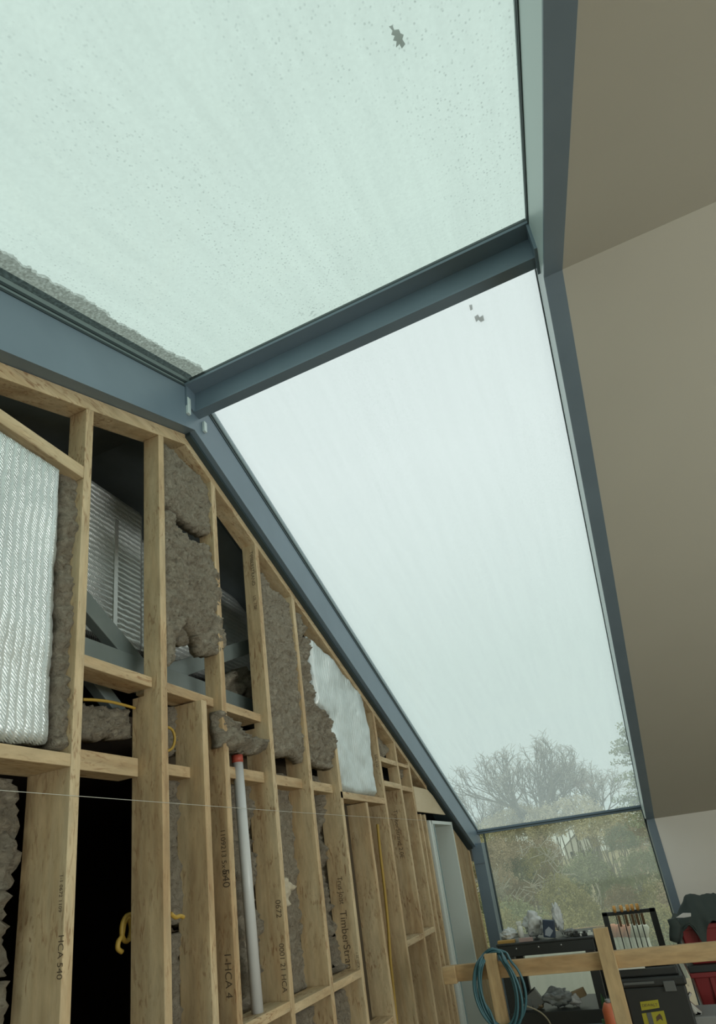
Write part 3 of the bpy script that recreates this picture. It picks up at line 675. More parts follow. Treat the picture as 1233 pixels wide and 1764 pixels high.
for i in range(n * loops + 8):
    an = 2 * math.pi * i / n + math.pi * 0.5; k = i / n
    rx = 0.118 + 0.02 * math.sin(k * 2.3 + 1) + 0.01 * math.sin(k * 5.1); rz = 0.195 + 0.014 * math.cos(k * 1.7)
    x_ = c0[0] + rx * math.cos(an) + 0.01 * math.sin(k * 3); z_ = c0[1] + rz * math.sin(an)
    top = max(0.0, min(1.0, (z_ - 1.155) / 0.02)); y_ = 3.940 - 0.012 * math.sin(k * 2) + 0.085 * top
    if top > 0: z_ = max(z_, 1.152 + 0.006 * (k % 3))
    pts.append((x_, y_, z_))
pts += [(-0.93, 3.93, 0.9), (-0.90, 3.92, 0.7), (-0.86, 3.91, 0.4), (-0.80, 3.9, 0.02)]
cable('air_hose', pts, 0.0075, TEAL, 'teal hose coiled over the left upright of the guardrail', 'hose', sub=3)

# ------------------------------------------------------------------ workbench and its load
BY = 5.8
ORDW = ['first', 'second', 'third', 'fourth', 'fifth', 'sixth']
P = lambda x, y, Y=BY: ony(x, y, Y)
a = P(854, 1628); c = P(1022, 1612); zt = (a.z + c.z) / 2; bx0, bx1 = a.x, c.x
t = thing('workbench', 'black metal workbench in front of the upright glass', 'workbench', ((bx0 + bx1) / 2, BY + 0.28, 0))
nb().box(bx0, bx1, BY, BY + 0.55, zt - 0.02, zt).build('top', BLACKM, t, bevel=0.006)
nb().box(bx0 + 0.01, bx1 - 0.01, BY + 0.005, BY + 0.03, zt - 0.105, zt - 0.02).build('apron', BLACKM, t, bevel=0.004)
for k in range(3):
    nb().tube([(bx0 + 0.17 + 0.19 * k, BY + 0.0, zt - 0.045), (bx0 + 0.17 + 0.19 * k, BY + 0.006, zt - 0.045)], 0.007, 10).build('bolt', STRAP, t)
for lx in (bx0 + 0.005, bx1 - 0.095):
    for ly in (BY + 0.01, BY + 0.46):
        nb().box(lx, lx + (0.13 if lx < -1 else 0.075), ly, ly + 0.08, 0, zt - 0.02).build('leg', BLACKM, t, bevel=0.005)
sz = ony(960, 1742, BY).z
nb().box(bx0, bx1, BY, BY + 0.55, sz - 0.10, sz).build('shelf', BLACKM, t, bevel=0.004)

def crumple(c, r, seed, m, lab, name='plastic_bag', cat='bag', group=None, squash=(1, 1, 1), amp=0.42, sub=4):
    bm = bmesh.new(); bmesh.ops.create_icosphere(bm, subdivisions=sub, radius=1)
    for v_ in bm.verts:
        n_ = noise.fractal(v_.co * 1.6 + Vector((seed * 7.3, 0, 0)), 0.8, 2.1, 4)
        v_.co *= 1 + amp * n_ - 0.22 * abs(noise.noise(v_.co * 3.5 + Vector((seed, 0, 0)))) - 0.1 * abs(noise.noise(v_.co * 9 + Vector((seed, 3, 0))))
        v_.co = Vector((v_.co.x * r * squash[0], v_.co.y * r * squash[1], v_.co.z * r * squash[2]))
    zmin = min(v_.co.z for v_ in bm.verts)
    for v_ in bm.verts: v_.co.z -= zmin
    me = bpy.data.meshes.new(name); bm.to_mesh(me); bm.free(); me.materials.append(m)
    for p_ in me.polygons: p_.use_smooth = True
    o = bpy.data.objects.new(name, me); C.objects.link(o); o.location = c; o['o_'] = tuple(c)
    return tag(o, lab, cat, group)
def atbench(px, dy=0.15):
    p = ony(px, 1600, BY + dy); return Vector((ony(px, 1618, BY + dy).x, BY + dy, zt))
crumple(atbench(877), 0.065, 2, BAGM, 'small crumpled white bag at the left end of the workbench', squash=(1.2, 0.8, 0.8))
crumple(atbench(925, 0.2), 0.10, 4, BAGM, 'large crumpled white bag in the middle of the workbench', squash=(0.95, 0.8, 1.0))
crumple(atbench(968, 0.22), 0.075, 5, BAGM, 'upright twisted white bag right of the navy pack', squash=(0.6, 0.5, 1.5))
crumple(atbench(985, 0.12), 0.05, 7, GREYP, 'grey rag lump on the workbench', name='rag', cat='rag', squash=(1.1, 0.8, 0.6))
p = atbench(899, 0.1); t = thing('spray_bottle', 'small white bottle between the white bags on the workbench', 'bottle', p)
nb().tube([p, p + Vector((0, 0, 0.10)), p + Vector((0, 0, 0.125))], [0.026, 0.026, 0.018], 16).build('body', FOAMW, t)
nb().box(p.x - 0.022, p.x + 0.02, p.y - 0.018, p.y + 0.018, p.z + 0.125, p.z + 0.155).build('cap', FOAMW, t, bevel=0.004)
p = atbench(947, 0.06); t = thing('navy_pack', 'navy packaged box leaning among the white bags', 'package', p)
Mx = Matrix.Translation(p) @ Matrix.Rotation(0.16, 4, 'Y')
nb().box(-0.05, 0.05, -0.02, 0.03, 0.012, 0.15, Mx).build('pack', NAVY, t, bevel=0.006)
nb().prism([Mx @ Vector((-0.035, -0.0215, 0.03)), Mx @ Vector((0.005, -0.0215, 0.02)), Mx @ Vector((0.035, -0.0215, 0.07)), Mx @ Vector((0.0, -0.0215, 0.10)), Mx @ Vector((-0.03, -0.0215, 0.07))], (0, 0.001, 0)).build('print', mat('pale_blue_print', (0.35, 0.40, 0.45), 0.5), t)
p = atbench(866, 0.04); tag(nb().box(p.x - 0.05, p.x + 0.10, p.y - 0.02, p.y + 0.05, p.z, p.z + 0.022).build('wooden_strip', mat('amber_strip', (0.45, 0.27, 0.07), 0.6), bevel=0.002), 'amber strip of wood on the left corner of the workbench', 'strip')
p = atbench(905, 0.02); tag(nb().box(p.x - 0.06, p.x + 0.06, p.y, p.y + 0.03, p.z, p.z + 0.03).build('small_carton', mat('pinkish_card', (0.45, 0.33, 0.30), 0.7), bevel=0.002), 'small pinkish carton in front of the white bags', 'box')
for px, s, m_, lab in ((995, 0.028, BLACK, 'small black tool on the right part of the workbench'), (1003, 0.02, FOAMW, 'small white fitting on the right part of the workbench'), (1009, 0.025, BLACK, 'second small black tool near the workbench right end'), (1018, 0.024, FOAMW, 'white block at the right end of the workbench'), (925, 0.018, BLACK, 'black knob-like tool before the middle white bag')):
    p = atbench(px, 0.06); b = nb(); b.box(p.x - s, p.x + s, p.y - s * 0.6, p.y + s * 0.6, p.z, p.z + s * 0.9); b.box(p.x - s * 0.4, p.x + s * 0.5, p.y - s * 0.4, p.y + s * 0.4, p.z + s * 0.9, p.z + s * 1.6)
    tag(b.build('hand_tool', m_, bevel=0.004), lab, 'tool', 'small things on the workbench')

# items on the shelf
SHY = BY + 0.12
def onshelf(px): return Vector((ony(px, 1735, SHY).x, SHY, sz))
p = onshelf(908); t = thing('grey_box', 'grey box with its lid propped open on the workbench shelf', 'box', p)
nb().box(p.x - 0.06, p.x + 0.05, p.y - 0.04, p.y + 0.06, p.z, p.z + 0.075).build('tray', GREYP, t, bevel=0.003)
Mx = Matrix.Translation(p + Vector((0.11, 0, 0.02))) @ Matrix.Rotation(-0.55, 4, 'Y')
nb().box(-0.045, 0.055, -0.03, 0.03, 0, 0.12, Mx).build('lid', GREYP, t, bevel=0.003)
nb().box(-0.047, 0.057, -0.033, 0.033, 0.12, 0.128, Mx).build('lid_edge', BLACK, t)
crumple(onshelf(963), 0.10, 6, BAGG, 'grey see-through plastic bag on the workbench shelf', squash=(1.15, 0.8, 0.7))
p = onshelf(1000)
Mx = Matrix.Translation(p + Vector((0, 0.05, 0.05))) @ Matrix.Rotation(-0.3, 4, 'Y')
tag(nb().box(-0.07, 0.07, -0.03, 0.03, 0, 0.06, Mx).build('cardboard_piece', CARD, bevel=0.003), 'torn brown cardboard on the workbench shelf', 'cardboard')
crumple(onshelf(992), 0.045, 8, CLOTHW, 'pale rag next to the cardboard on the workbench shelf', name='rag', cat='rag', squash=(1.2, 0.8, 0.9))
crumple(onshelf(931), 0.032, 9, CARD, 'brown crumpled paper beside the grey box', name='paper', cat='paper')
p = [ony(900, 1731, BY - 0.01), ony(920, 1738, BY - 0.02), ony(935, 1747, BY - 0.03), ony(946, 1760, BY - 0.03), ony(952, 1775, BY - 0.03)]
cable('cream_cable', p, 0.006, CREAM, 'cream cable drooping from the workbench shelf')

# white foam boards behind the bench
YB = 7.75
struct(nb().box(-4.0, 3.0, 7.34, 9.2, -0.12, 0.0).build('floor_terrace', FLOORM))
def lean(x0_, x1_, zt_, lab, y=YB, ln=0.45, th=0.05):
    o = nb().prism([(x0_, y, 0.0), (x1_, y, 0.0), (x1_, y + ln, zt_), (x0_, y + ln, zt_)], (0, th, 0)).build('foam_board', FOAMW)
    return tag(o, lab, 'board')
a = P(884, 1642, YB + 0.4); c = P(1046, 1600, YB + 0.4)
lean(a.x - 0.1, c.x, c.z, 'large white foam board leaning outside the glass behind the workbench')
a2 = P(1062, 1612, YB + 0.3); c2 = P(1112, 1612, YB + 0.3)
lean(c.x + 0.03, c2.x + 0.03, a2.z, 'white foam board leaning outside the glass behind the black clamp rack')
b = nb(); a2_ = P(945, 1610, YB + 0.42)
tag(b.prism([(a2_.x, YB + 0.452, c.z + 0.001), (c.x, YB + 0.452, c.z + 0.001), (c.x, YB + 0.452, c.z + 0.03), (a2_.x, YB + 0.452, c.z + 0.022)], (0, 0.045, 0)).build('timber_strip', PINEX, bevel=0.002), 'pale timber strip lying on top of the large white foam board outside', 'strip')
for k, (px, m_) in enumerate(((1055, SALMON), (1067, SALMON), (1080, SALMON), (1090, FOAMW), (1098, FOAMW), (1108, FOAMW))):
    q = P(px, 1590, YB + 0.25); q2 = P(px, 1611, YB + 0.25); tt = thing('roll', '%s roll standing outside behind the clamp rack, %s from the left' % ('salmon' if k < 3 else 'white', ORDW[k]), 'roll', (q.x, YB + 0.16, 0), 'rolls outside behind the clamp rack')
    nb().tube([(q.x, YB + 0.16, 0), (q2.x, YB + 0.16, q2.z)], 0.048, 14).build('foot', FOAMW, tt)
    nb().tube([(q2.x, YB + 0.16, q2.z), (q.x, YB + 0.16, q.z - 0.02), (q.x, YB + 0.16, q.z)], [0.05, 0.05, 0.025], 14).build('wrap', m_, tt)

# clamp rack
RYY = 6.1
a = P(1037, 1573, RYY); c = P(1122, 1563, RYY)
t = thing('clamp_rack', 'black steel rack holding orange-handled clamps', 'rack', ((a.x + c.x) / 2, RYY, 0))
nb().box(a.x - 0.005, c.x + 0.02, RYY, RYY + 0.03, a.z - 0.03, a.z).build('top_bar', BLACKM, t, bevel=0.003)
nb().box(a.x - 0.005, a.x + 0.04, RYY, RYY + 0.04, 0, a.z).build('upright', BLACKM, t, bevel=0.003)
nb().box(c.x - 0.025, c.x + 0.025, RYY, RYY + 0.04, 0, a.z).build('upright', BLACKM, t, bevel=0.003)
nb().box(a.x, c.x, RYY + 0.1, RYY + 0.13, 0.35, 0.38).build('lower_bar', BLACKM, t)
labs = ['orange-handled clamp at the left end of the black rack', 'second orange-handled clamp from the left on the black rack', 'middle orange-handled clamp on the black rack', 'second orange-handled clamp from the right on the black rack', 'orange-handled clamp at the right end of the black rack']
for k, hx in enumerate((1058, 1070, 1081, 1089, 1098)):
    h = ony(hx, 1567 - k * 0.6, RYY - 0.02); hx_ = h.x
    tt = thing('bar_clamp', labs[k], 'clamp', (hx_, RYY - 0.02, a.z - 0.5), 'clamps on the black rack')
    nb().tube([(hx_, RYY - 0.02, a.z - 0.005), (hx_, RYY - 0.02, a.z + 0.02), (hx_, RYY - 0.02, a.z + 0.05)], [0.011, 0.015, 0.013], 12).build('handle', ORANGE, tt)
    nb().box(hx_ - 0.004, hx_ + 0.004, RYY - 0.024, RYY - 0.014, a.z - 0.62, a.z).build('bar', BLACKM, tt)
    nb().box(hx_ + 0.008, hx_ + 0.03, RYY - 0.01, RYY + 0.0, a.z - 0.12, a.z - 0.03).build('jaw', AMBER, tt, bevel=0.003)

# black tool case with yellow labels
CYY = 4.8
a = P(1070, 1692, CYY); c = P(1178, 1688, CYY)
zt2 = P(1120, 1700, CYY).z
t = thing('tool_case', 'black plastic tool case with two yellow labels behind the right upright', 'case', ((a.x + c.x) / 2, CYY + 0.2, 0))
nb().box(a.x, c.x, CYY, CYY + 0.42, 0.02, zt2).build('body', BLACK, t, bevel=0.012)
lid = nb().box(a.x - 0.012, c.x + 0.012, CYY - 0.012, CYY + 0.43, zt2, zt2 + 0.055).build('lid', BLACK, t, bevel=0.012)
GREYLIP = mat('worn_grey_plastic', (0.12, 0.13, 0.125), 0.5)
nb().box(a.x + 0.01, a.x + 0.20, CYY - 0.018, CYY - 0.010, zt2 + 0.02, zt2 + 0.034).build('handle', GREYLIP, t, bevel=0.002)
lt = nb().box(c.x - 0.13, c.x - 0.06, CYY - 0.02, CYY, zt2 - 0.03, zt2 + 0.03).build('latch', GREYLIP, t, bevel=0.004)
l1 = nb().prism([P(1102, 1726, CYY - 0.003), P(1133, 1722, CYY - 0.003), P(1136, 1736, CYY - 0.003), P(1105, 1741, CYY - 0.003)], (0, 0.003, 0)).build('label', YLABEL, t)
stamp(l1, 'DEWALT', (1105.5, 1732.5), CYY - 0.003, 0.0235, 'face', name='printing')
l2 = nb().prism([P(1105, 1746, CYY - 0.003), P(1143, 1741, CYY - 0.003), P(1150, 1768, CYY - 0.003), P(1112, 1773, CYY - 0.003)], (0, 0.003, 0)).build('label', YLABEL, t)
nb().prism([P(1113, 1745, CYY - 0.005), P(1121, 1744, CYY - 0.005), P(1127, 1766, CYY - 0.005), P(1119, 1768, CYY - 0.005)], (0, 0.002, 0)).build('strip', GREYLIP, l2)
nb().prism([P(1130, 1752, CYY - 0.005), P(1136, 1746, CYY - 0.005), P(1140, 1751, CYY - 0.005), P(1142, 1759, CYY - 0.005), P(1137, 1755, CYY - 0.005), P(1131, 1760, CYY - 0.005)], (0, 0.002, 0)).build('figure', INK, l2)
# tools on the case
zc = zt2 + 0.056
b = nb().box(a.x - 0.02, c.x - 0.02, CYY + 0.02, CYY + 0.36, zc, zc + 0.05); b.box(a.x + 0.05, c.x - 0.06, CYY + 0.05, CYY + 0.3, zc + 0.05, zc + 0.075)
tag(b.build('tool_tray', BLACK, bevel=0.01), 'flat black tray lying on the black tool case', 'tray')
tag(nb().box(a.x + 0.14, c.x - 0.03, CYY + 0.1, CYY + 0.2, zc + 0.076, zc + 0.115).build('steel_level', GREYLIP, bevel=0.006), 'worn grey bar lying on the black tray', 'tool')
b = nb().box(a.x - 0.03, a.x + 0.17, CYY + 0.0, CYY + 0.015, zc + 0.052, zc + 0.066); b.box(a.x + 0.157, a.x + 0.17, CYY, CYY + 0.015, zc + 0.066, zc + 0.10)
tag(b.build('angle_bracket', FOAMW, bevel=0.002), 'white angle bracket lying on the black tray', 'bracket')
b = nb().tube([(a.x + 0.09, CYY + 0.07, zc + 0.076), (a.x + 0.12, CYY + 0.07, zc + 0.12)], [0.03, 0.02], 12); b.box(a.x + 0.06, a.x + 0.16, CYY + 0.05, CYY + 0.09, zc + 0.10, zc + 0.125)
tag(b.build('power_tool', BLACK, bevel=0.003), 'small black power tool on the black tray', 'tool')
# orange bottle and green scrap beside it
p = P(1052, 1745, 4.7); p.z = 0
t = thing('orange_bottle', 'orange-red bottle half hidden by the right upright', 'bottle', (p.x, 4.7, 0.55))
zb_ = P(1052, 1727, 4.7).z
nb().tube([(p.x, 4.7, 0.40), (p.x, 4.7, zb_ - 0.04), (p.x, 4.7, zb_)], [0.05, 0.05, 0.03], 18).build('body', OJUICE, t)
nb().tube([(p.x, 4.7, zb_), (p.x, 4.7, zb_ + 0.02)], 0.018, 12).build('cap', GREYP, t)
tag(nb().box(p.x - 0.30, p.x + 0.12, 4.58, 4.90, 0.0, 0.40).build('storage_crate', BLACK, bevel=0.01), 'low black crate under the orange-red bottle', 'crate')
q = P(1040, 1722, 5.2); crumple((q.x, 5.2, 0.0), 0.05, 11, mat('green_scrap', (0.05, 0.12, 0.04), 0.7), 'green scrap right of the workbench leg', name='green_scrap', cat='scrap', squash=(1, 1, q.z / 0.11))

# red bins and jacket
RB = 5.5
a = P(1163, 1603, RB)
def bin_(x0_, x1_, z_a, z_b, y0_, lab, m):
    tt = thing('red_bin', lab, 'bin', ((x0_ + x1_) / 2, y0_ + 0.25, z_a), 'red bins stacked at the right')
    d = 0.02
    b = nb(); b.add([(x0_ + d, y0_ + d, z_a), (x1_ - d, y0_ + d, z_a), (x1_ - d, y0_ + 0.5 - d, z_a), (x0_ + d, y0_ + 0.5 - d, z_a), (x0_, y0_, z_b), (x1_, y0_, z_b), (x1_, y0_ + 0.5, z_b), (x0_, y0_ + 0.5, z_b)],
          [(0, 1, 2, 3), (4, 5, 6, 7), (0, 1, 5, 4), (1, 2, 6, 5), (2, 3, 7, 6), (3, 0, 4, 7)]); b.build('body', m, tt, bevel=0.01)
    nb().box(x0_ - 0.015, x1_ + 0.015, y0_ - 0.015, y0_ + 0.515, z_b - 0.035, z_b).build('rim', m, tt, bevel=0.006)
    for k in range(3):
        xx = x0_ + 0.12 + k * (x1_ - x0_ - 0.24) / 2
        nb().box(xx - 0.012, xx + 0.012, y0_ - 0.006, y0_ + 0.02, z_a + 0.03, z_b - 0.035).build('rib', m, tt, bevel=0.003)
    return tt
zA = P(1195, 1668, RB).z; zB = P(1190, 1676, RB).z
bin_(0.25, 0.95, P(1205, 1742, RB).z - 0.02, zB, RB, 'lower red bin under the black lid', REDBIN)
tag(nb().box(0.235, 0.965, RB - 0.02, RB + 0.52, zB + 0.001, zA + 0.02).build('bin_lid', BLACK, bevel=0.006), 'black lid between the two red bins', 'lid')
bin_(0.255, 0.95, zA + 0.021, P(1200, 1592, RB).z, RB, 'upper red bin under the dark jacket', REDBIN)
tag(nb().box(0.27, 0.93, RB, RB + 0.5, 0, P(1205, 1742, RB).z - 0.022).build('crate', GREYP, bevel=0.01), 'grey crate under the red bins', 'crate')
# jacket: a draped sheet over the bin's left corner
b = nb(); nu, nv = 46, 40; zt3 = P(1200, 1592, RB).z + 0.03
vs_ = []; x0_, x1_ = 0.17, 0.98; R5 = Vector
for j in range(nv + 1):
    for i in range(nu + 1):
        u, v_ = i / nu, j / nv
        X_ = 0.235 + (u) * 0.74; s = v_ * 0.72     # s: distance from the back edge, over the top then down the front
        yy = RB + 0.45 - s
        fold = 0.022 * noise.noise(Vector((u * 9, v_ * 3, 1.0))) + 0.02 * noise.noise(Vector((u * 22, v_ * 2, 4)))
        bulge = 0.13 * (1 - math.exp(-(u / 0.16) ** 2)) * math.exp(-((v_ - 0.45) / 0.3) ** 2) * (1 + 0.5 * noise.noise(Vector((u * 6, v_ * 5, 7))))
        if yy > RB - 0.03: zz = zt3 + bulge + fold
        else:
            dn = (RB - 0.03) - yy; lim = 0.03 + 0.13 * math.exp(-((u - 0.24) / 0.05) ** 2) + 0.05 * math.exp(-((u - 0.02) / 0.08) ** 2) + 0.015 * math.sin(u * 30)
            dn = min(dn, lim); zz = zt3 + bulge * 0.4 - dn + fold * 0.4; yy = RB - 0.045 + fold * 0.9
        if u < 0.06:   # side drop
            dd = (0.06 - u) / 0.06; zz -= dd * 0.16; X_ -= 0.03 * (1 - dd)
        vs_.append((X_ - 0.02, yy, zz))
fs = [(j * (nu + 1) + i, j * (nu + 1) + i + 1, (j + 1) * (nu + 1) + i + 1, (j + 1) * (nu + 1) + i) for j in range(nv) for i in range(nu)]
b.add(vs_, fs, True)
jk = b.build('jacket', CLOTH); sl = jk.modifiers.new('thick', 'SOLIDIFY'); sl.thickness = 0.012; tag(jk, 'dark green jacket thrown over the red bins', 'jacket')
sv = [ony(x_, y_, RB - 0.075) for x_, y_ in ((1157, 1583), (1163, 1596), (1161, 1612), (1160, 1622))]
nb().tube(sv, [0.035, 0.04, 0.035, 0.026], 14).build('sleeve', CLOTH, jk)
nb().prism([ony(1164, 1581, RB - 0.09), ony(1176, 1573, RB - 0.09), ony(1190, 1573, RB - 0.09), ony(1190, 1579, RB - 0.09), ony(1178, 1581, RB - 0.09)], (0, 0.012, 0)).build('white_lining', CLOTHW, jk, bevel=0.003)

# grey post / board between case and red bins, and steel scraps
a = P(1160, 1660, 6.3); c = P(1180, 1658, 6.3)
for k, (px, py, s, rt, lab) in enumerate(((1183, 1722, 0.05, 0.7, 'bright metal strip sticking up right of the black tool case'), (1192, 1735, 0.035, -0.4, 'crumpled metal offcut right of the black tool case'))):
    q = P(px, py, 4.9); Mx = Matrix.Translation(q) @ Matrix.Rotation(rt, 4, 'Y')
    b = nb().box(-0.006, 0.006, -0.02, 0.02, -s, s, Mx)
    Mx2 = Matrix.Translation(q + Vector((0.02, 0.02, -0.05))) @ Matrix.Rotation(-rt, 4, 'Y'); b.box(-0.02, 0.02, -0.02, 0.02, -s, s * 0.6, Mx2)
    tag(b.build('metal_offcut', STRAP), lab, 'offcut')
tag(nb().box(P(1180, 1740, 4.85).x, 0.62, 4.85, 5.15, 0, P(1192, 1752, 4.85).z).build('debris_box', GREYP, bevel=0.01), 'grey box of offcuts right of the black tool case', 'box')

# ------------------------------------------------------------------ outdoors
b = nb(); n = 24
for j in range(n + 1):
    for i in range(n + 1):
        X_ = -60 + 120 * i / n; Y_ = 7.6 + 92 * j / n
        b.v.append(Vector((X_, Y_, -3.2 + 0.6 * noise.noise(Vector((X_ * .07, Y_ * .07, 0))) + max(0, (Y_ - 30)) * 0.045)))
b.f = [[j * (n + 1) + i, j * (n + 1) + i + 1, (j + 1) * (n + 1) + i + 1, (j + 1) * (n + 1) + i] for j in range(n) for i in range(n)]; b.sm = [True] * len(b.f)
struct(b.build('ground', GRASS))
def gz(y): return -3.2 + max(0, y - 30) * 0.045

def grow(b, p, d, r, ln, depth, rnd, tips, spread=0.6, up=0.15):
    steps = 4; pts = [p]; rs = [r]; q = Vector(p); dd = Vector(d)
    for k in range(steps):
        dd = (dd + Vector((rnd.uniform(-1, 1), rnd.uniform(-1, 1), rnd.uniform(-.6, 1) * 0.7 + up)) * 0.16).normalized()
        q = q + dd * ln / steps; pts.append(q.copy()); rs.append(r * (1 - 0.35 * (k + 1) / steps))
    b.tube(pts, rs, 5 if depth > 3 else 3, cap=False)
    if depth == 0: tips.append(q); return
    for k in range(rnd.choice((2, 3, 3))):
        ax = Vector((rnd.uniform(-1, 1), rnd.uniform(-1, 1), rnd.uniform(-1, 1))).normalized()
        nd = (Matrix.Rotation(rnd.uniform(0.3, spread + 0.25), 3, ax) @ dd + Vector((0, 0, up))).normalized()
        grow(b, pts[rnd.choice((2, 3, 4, 4))], nd, r * 0.62, ln * rnd.uniform(0.66, 0.86), depth - 1, rnd, tips, spread, up)
def bare_tree(px, top_px, Y, seed, lab, depth=6, r=0.16, spread=0.65, n0=5):
    rnd = random.Random(seed); base = ony(px, 1430, Y); top = ony(*top_px, Y); g = gz(Y) - 0.3
    H_ = top.z - g; t = thing('bare_tree', lab, 'tree', (base.x, Y, g), 'leafless trees beyond the glass')
    b = nb(); fork = g + H_ * 0.5
    b.tube([(base.x, Y, g), (base.x + 0.1, Y, (g + fork) / 2), (base.x, Y, fork)], [r * 1.9, r * 1.6, r * 1.4], 8)
    tips = []
    fine = nb()
    for k in range(n0):
        an = 2 * math.pi * k / n0 + rnd.random(); tl = rnd.uniform(0.35, 0.95)
        d = Vector((math.cos(an) * tl, math.sin(an) * tl, 0.8)).normalized()
        grow(b, Vector((base.x, Y, fork - rnd.uniform(0, 0.12) * H_)), d, r, H_ * 0.165, depth, rnd, tips, spread, 0.10)
    b.build('branches', BARK, t)
    for tp in tips:
        for _ in range(2):
            d = Vector((rnd.uniform(-1, 1), rnd.uniform(-1, 1), rnd.uniform(-0.3, 1))) * 0.35
            fine.tube([tp, tp + d], 0.012, 3, cap=False)
    fine.build('twigs', TWIG, t)
    return t
bare_tree(925, (925, 1238), 38, 5, 'large bare tree with a spreading crown in the middle of the far glass', 5, 0.17, n0=7)
bare_tree(1020, (1010, 1300), 46, 9, 'smaller bare tree right of the large one', 5, 0.13)
bare_tree(880, (868, 1440), 17, 15, 'thin pale bare tree close to the left post, below the eave bar', 4, 0.035, n0=4)
bare_tree(850, (845, 1345), 42, 12, 'low bare tree left of the large one, partly behind the steel rafter', 5, 0.12)

def foliage(n, rx, ry, rz, s, rnd):
    b = nb()
    for _ in range(n):
        th = rnd.uniform(0, 2 * math.pi); ph = math.acos(rnd.uniform(-0.35, 1)); rr = rnd.uniform(0.55, 1.0) ** 0.6
        lump = 1 + 0.35 * noise.noise(Vector((math.cos(th) * 2.2, math.sin(th) * 2.2, ph * 2)))
        c = Vector((math.cos(th) * math.sin(ph) * rx, math.sin(th) * math.sin(ph) * ry, math.cos(ph) * rz)) * rr * lump
        a = Vector((rnd.uniform(-1, 1), rnd.uniform(-1, 1), rnd.uniform(-1, 1))).normalized(); e_ = a.orthogonal().normalized()
        a *= s * rnd.uniform(.6, 1.4); e_ *= s * rnd.uniform(.3, .8)
        b.add([c - a, c - e_, c + a, c + e_], [(0, 1, 2, 3)])
    return b
shr = {}
rnd = random.Random(21)
for key, m_ in (('olive', LEAF_O), ('brown', LEAF_B), ('green', LEAF_G), ('tan', LEAF_T), ('dark', LEAF_D)):
    for vr in range(2):
        bb = foliage(3600, 1, 1, 1.0, 0.045, rnd); o = bb.build('crown', m_, origin=(0, 0, 0)); C.objects.unlink(o); shr[(key, vr)] = o.data
        bpy.data.objects.remove(o)
tw = nb(); r2_ = random.Random(4)
for k in range(9):
    an = k * 0.7; tw.tube([(0, 0, -1.0), (math.cos(an) * .25, math.sin(an) * .25, -0.2), (math.cos(an) * .6, math.sin(an) * .6, 0.55)], [0.05, 0.035, 0.01], 5)
o_ = tw.build('stems', BARK, origin=(0, 0, 0)); stem_me = o_.data; C.objects.unlink(o_); bpy.data.objects.remove(o_)
def shrub(x_, Y, ztop, rad, kind, vr, lab, grp, name='shrub', cat='shrub'):
    g = gz(Y) - 0.2; h = (ztop - g) / 2
    t = bpy.data.objects.new(name, None); C.objects.link(t); t.location = (x_, Y, g); tag(t, lab, cat, grp)
    for me, nm in ((shr[(kind, vr)], 'crown'), (stem_me, 'stems')):
        o = bpy.data.objects.new(nm, me); C.objects.link(o); o.parent = t
        hz = min(h, rad * 1.15) if nm == 'crown' else h; o.location = (0, 0, 2 * h - hz); o.scale = (rad, rad, hz); o.rotation_euler = (0, 0, (x_ * 7.1) % 6.28)
LB = {'olive': 'olive green shrub in the thicket outside the upright glass', 'brown': 'rusty brown shrub in the thicket outside the upright glass', 'green': 'dull green shrub in the thicket outside the upright glass', 'tan': 'tan hazy treetop just above the eave bar', 'dark': 'dark evergreen shrub in the thicket outside the upright glass'}
GP = {k: 'thicket shrubs, ' + k for k in LB}
rr = random.Random(8)
ORD = ['first', 'second', 'third', 'fourth', 'fifth', 'sixth', 'seventh', 'eighth', 'ninth', 'tenth', 'eleventh', 'twelfth']
ROWN = {12: 'nearest', 15: 'second', 19: 'middle', 25: 'fourth', 31: 'farthest'}
rows = [(12, 1590, 8, ('olive', 'olive', 'brown', 'green')), (15, 1545, 8, ('olive', 'green', 'brown', 'olive')), (19, 1515, 9, ('brown', 'olive', 'green', 'dark')), (25, 1478, 9, ('brown', 'dark', 'brown', 'dark', 'olive')), (31, 1440, 9, ('brown', 'tan', 'olive', 'brown'))]
for Y, py, n, kinds in rows:
    pL = ony(800, py, Y); pR = ony(1170, py - 50, Y); span = pR.x - pL.x
    for i in range(n + 2):
        x_ = pL.x + span * (i - 0.5) / n + rr.uniform(-.3, .3); k = rr.choice(kinds)
        if Y >= 25 and ony(965, 1470, Y).x < x_ < ony(1040, 1470, Y).x: continue
        zt_ = pL.z + rr.uniform(-0.5, 0.5) * Y / 25
        if k == 'tan': k = 'brown'
        shrub(x_, Y + rr.uniform(-1, 1), zt_, span / n * rr.uniform(0.65, 0.95), k, rr.randint(0, 1), '%s, %s from the left in the %s row outside the glass' % (LB[k].split(' in the')[0], ORD[i], ROWN[Y]), GP[k])
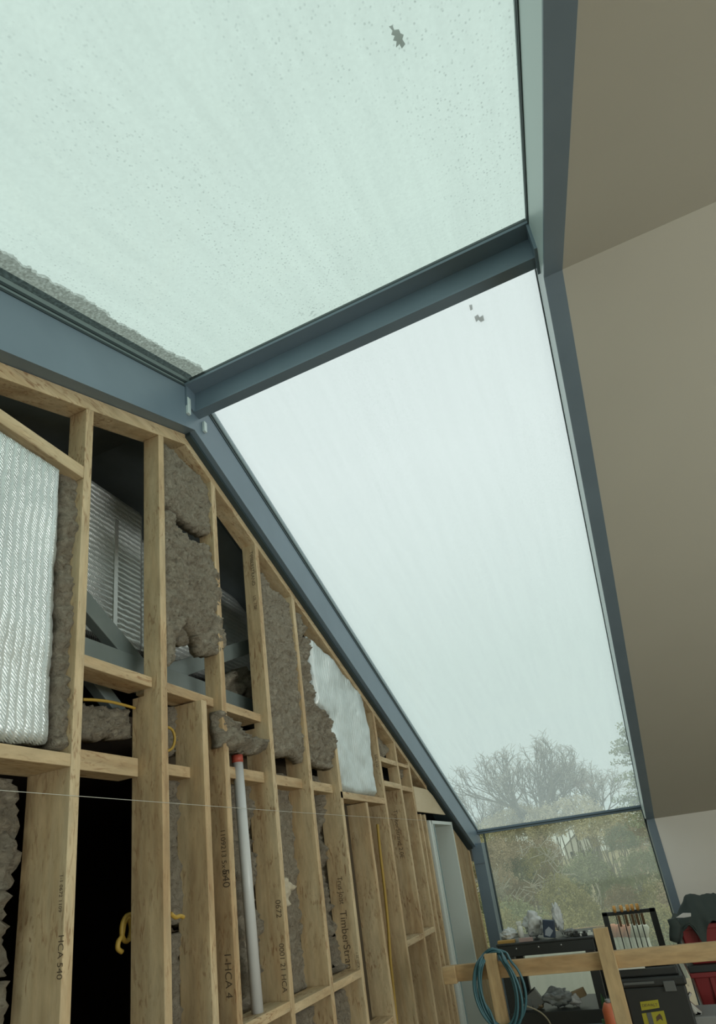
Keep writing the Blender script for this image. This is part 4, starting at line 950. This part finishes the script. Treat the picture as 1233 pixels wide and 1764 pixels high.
for i, (px, py) in enumerate(((848, 1408), (872, 1392), (900, 1386), (930, 1388), (962, 1378), (990, 1368), (1015, 1385), (1040, 1400), (1070, 1398))):
    p = ony(px, py, 36 + i % 3); shrub(p.x, 36 + i % 3, p.z, 1.15, 'tan', i % 2, 'tan hazy treetop behind the eave bar, %s from the left' % ORD[i], GP['tan'], 'hazy_tree', 'tree')
# evergreen tree at the right of the glass
rnd = random.Random(33); Y = 30; p = ony(1068, 1250, Y); g = gz(Y) - 0.2
t = thing('pine_tree', 'loose pale green tree at the right edge of the far glass', 'tree', (p.x + 0.4, Y, g))
b = nb().tube([(p.x + 0.4, Y, g), (p.x + 0.3, Y, p.z)], [0.2, 0.03], 8); fb = nb()
for k in range(90):
    zz = p.z - 0.1 - rnd.random() ** 0.8 * (p.z - g) * 0.62; an = rnd.uniform(0, 6.28); ln = rnd.uniform(0.5, 1.0) * (0.35 + (p.z - zz) * 0.30)
    e_ = Vector((p.x + 0.3 + math.cos(an) * ln, Y + math.sin(an) * ln, zz + 0.25)); b.tube([(p.x + 0.3, Y, zz), e_], [0.03, 0.01], 4)
    f_ = foliage(70, 0.42, 0.42, 0.22, 0.06, rnd); 
    for v_ in f_.v: v_ += e_
    fb.add(f_.v, f_.f)
b.build('branches', BARK, t); fb.build('needles', LEAF_G, t)
# pale house far away
Y = 92; p = ony(1003, 1474, Y); z_ = p.z + 0.7
t = thing('distant_house', 'small pale gabled house far away among the trees', 'house', (p.x, Y, z_ - 3))
nb().prism([(p.x - 2.2, Y, z_ - 5), (p.x + 2.2, Y, z_ - 5), (p.x + 2.2, Y, z_ + 0.6), (p.x, Y, z_ + 2.2), (p.x - 2.2, Y, z_ + 0.6)], (0, 6, 0)).build('wall', HOUSEW, t)
nb().prism([(p.x - 2.4, Y - .1, z_ + 0.5), (p.x, Y - .1, z_ + 2.25), (p.x + 2.4, Y - .1, z_ + 0.5), (p.x, Y - .1, z_ + 2.5)], (0, 6.2, 0)).build('roof', ROOFM, t)
for k in (-1.2, 0.1, 1.2): nb().box(p.x + k - .3, p.x + k + .3, Y - .04, Y, z_ - 0.9, z_).build('window', BLACKM, t)

for o in bpy.data.objects:
    if 'o_' in o: del o['o_']
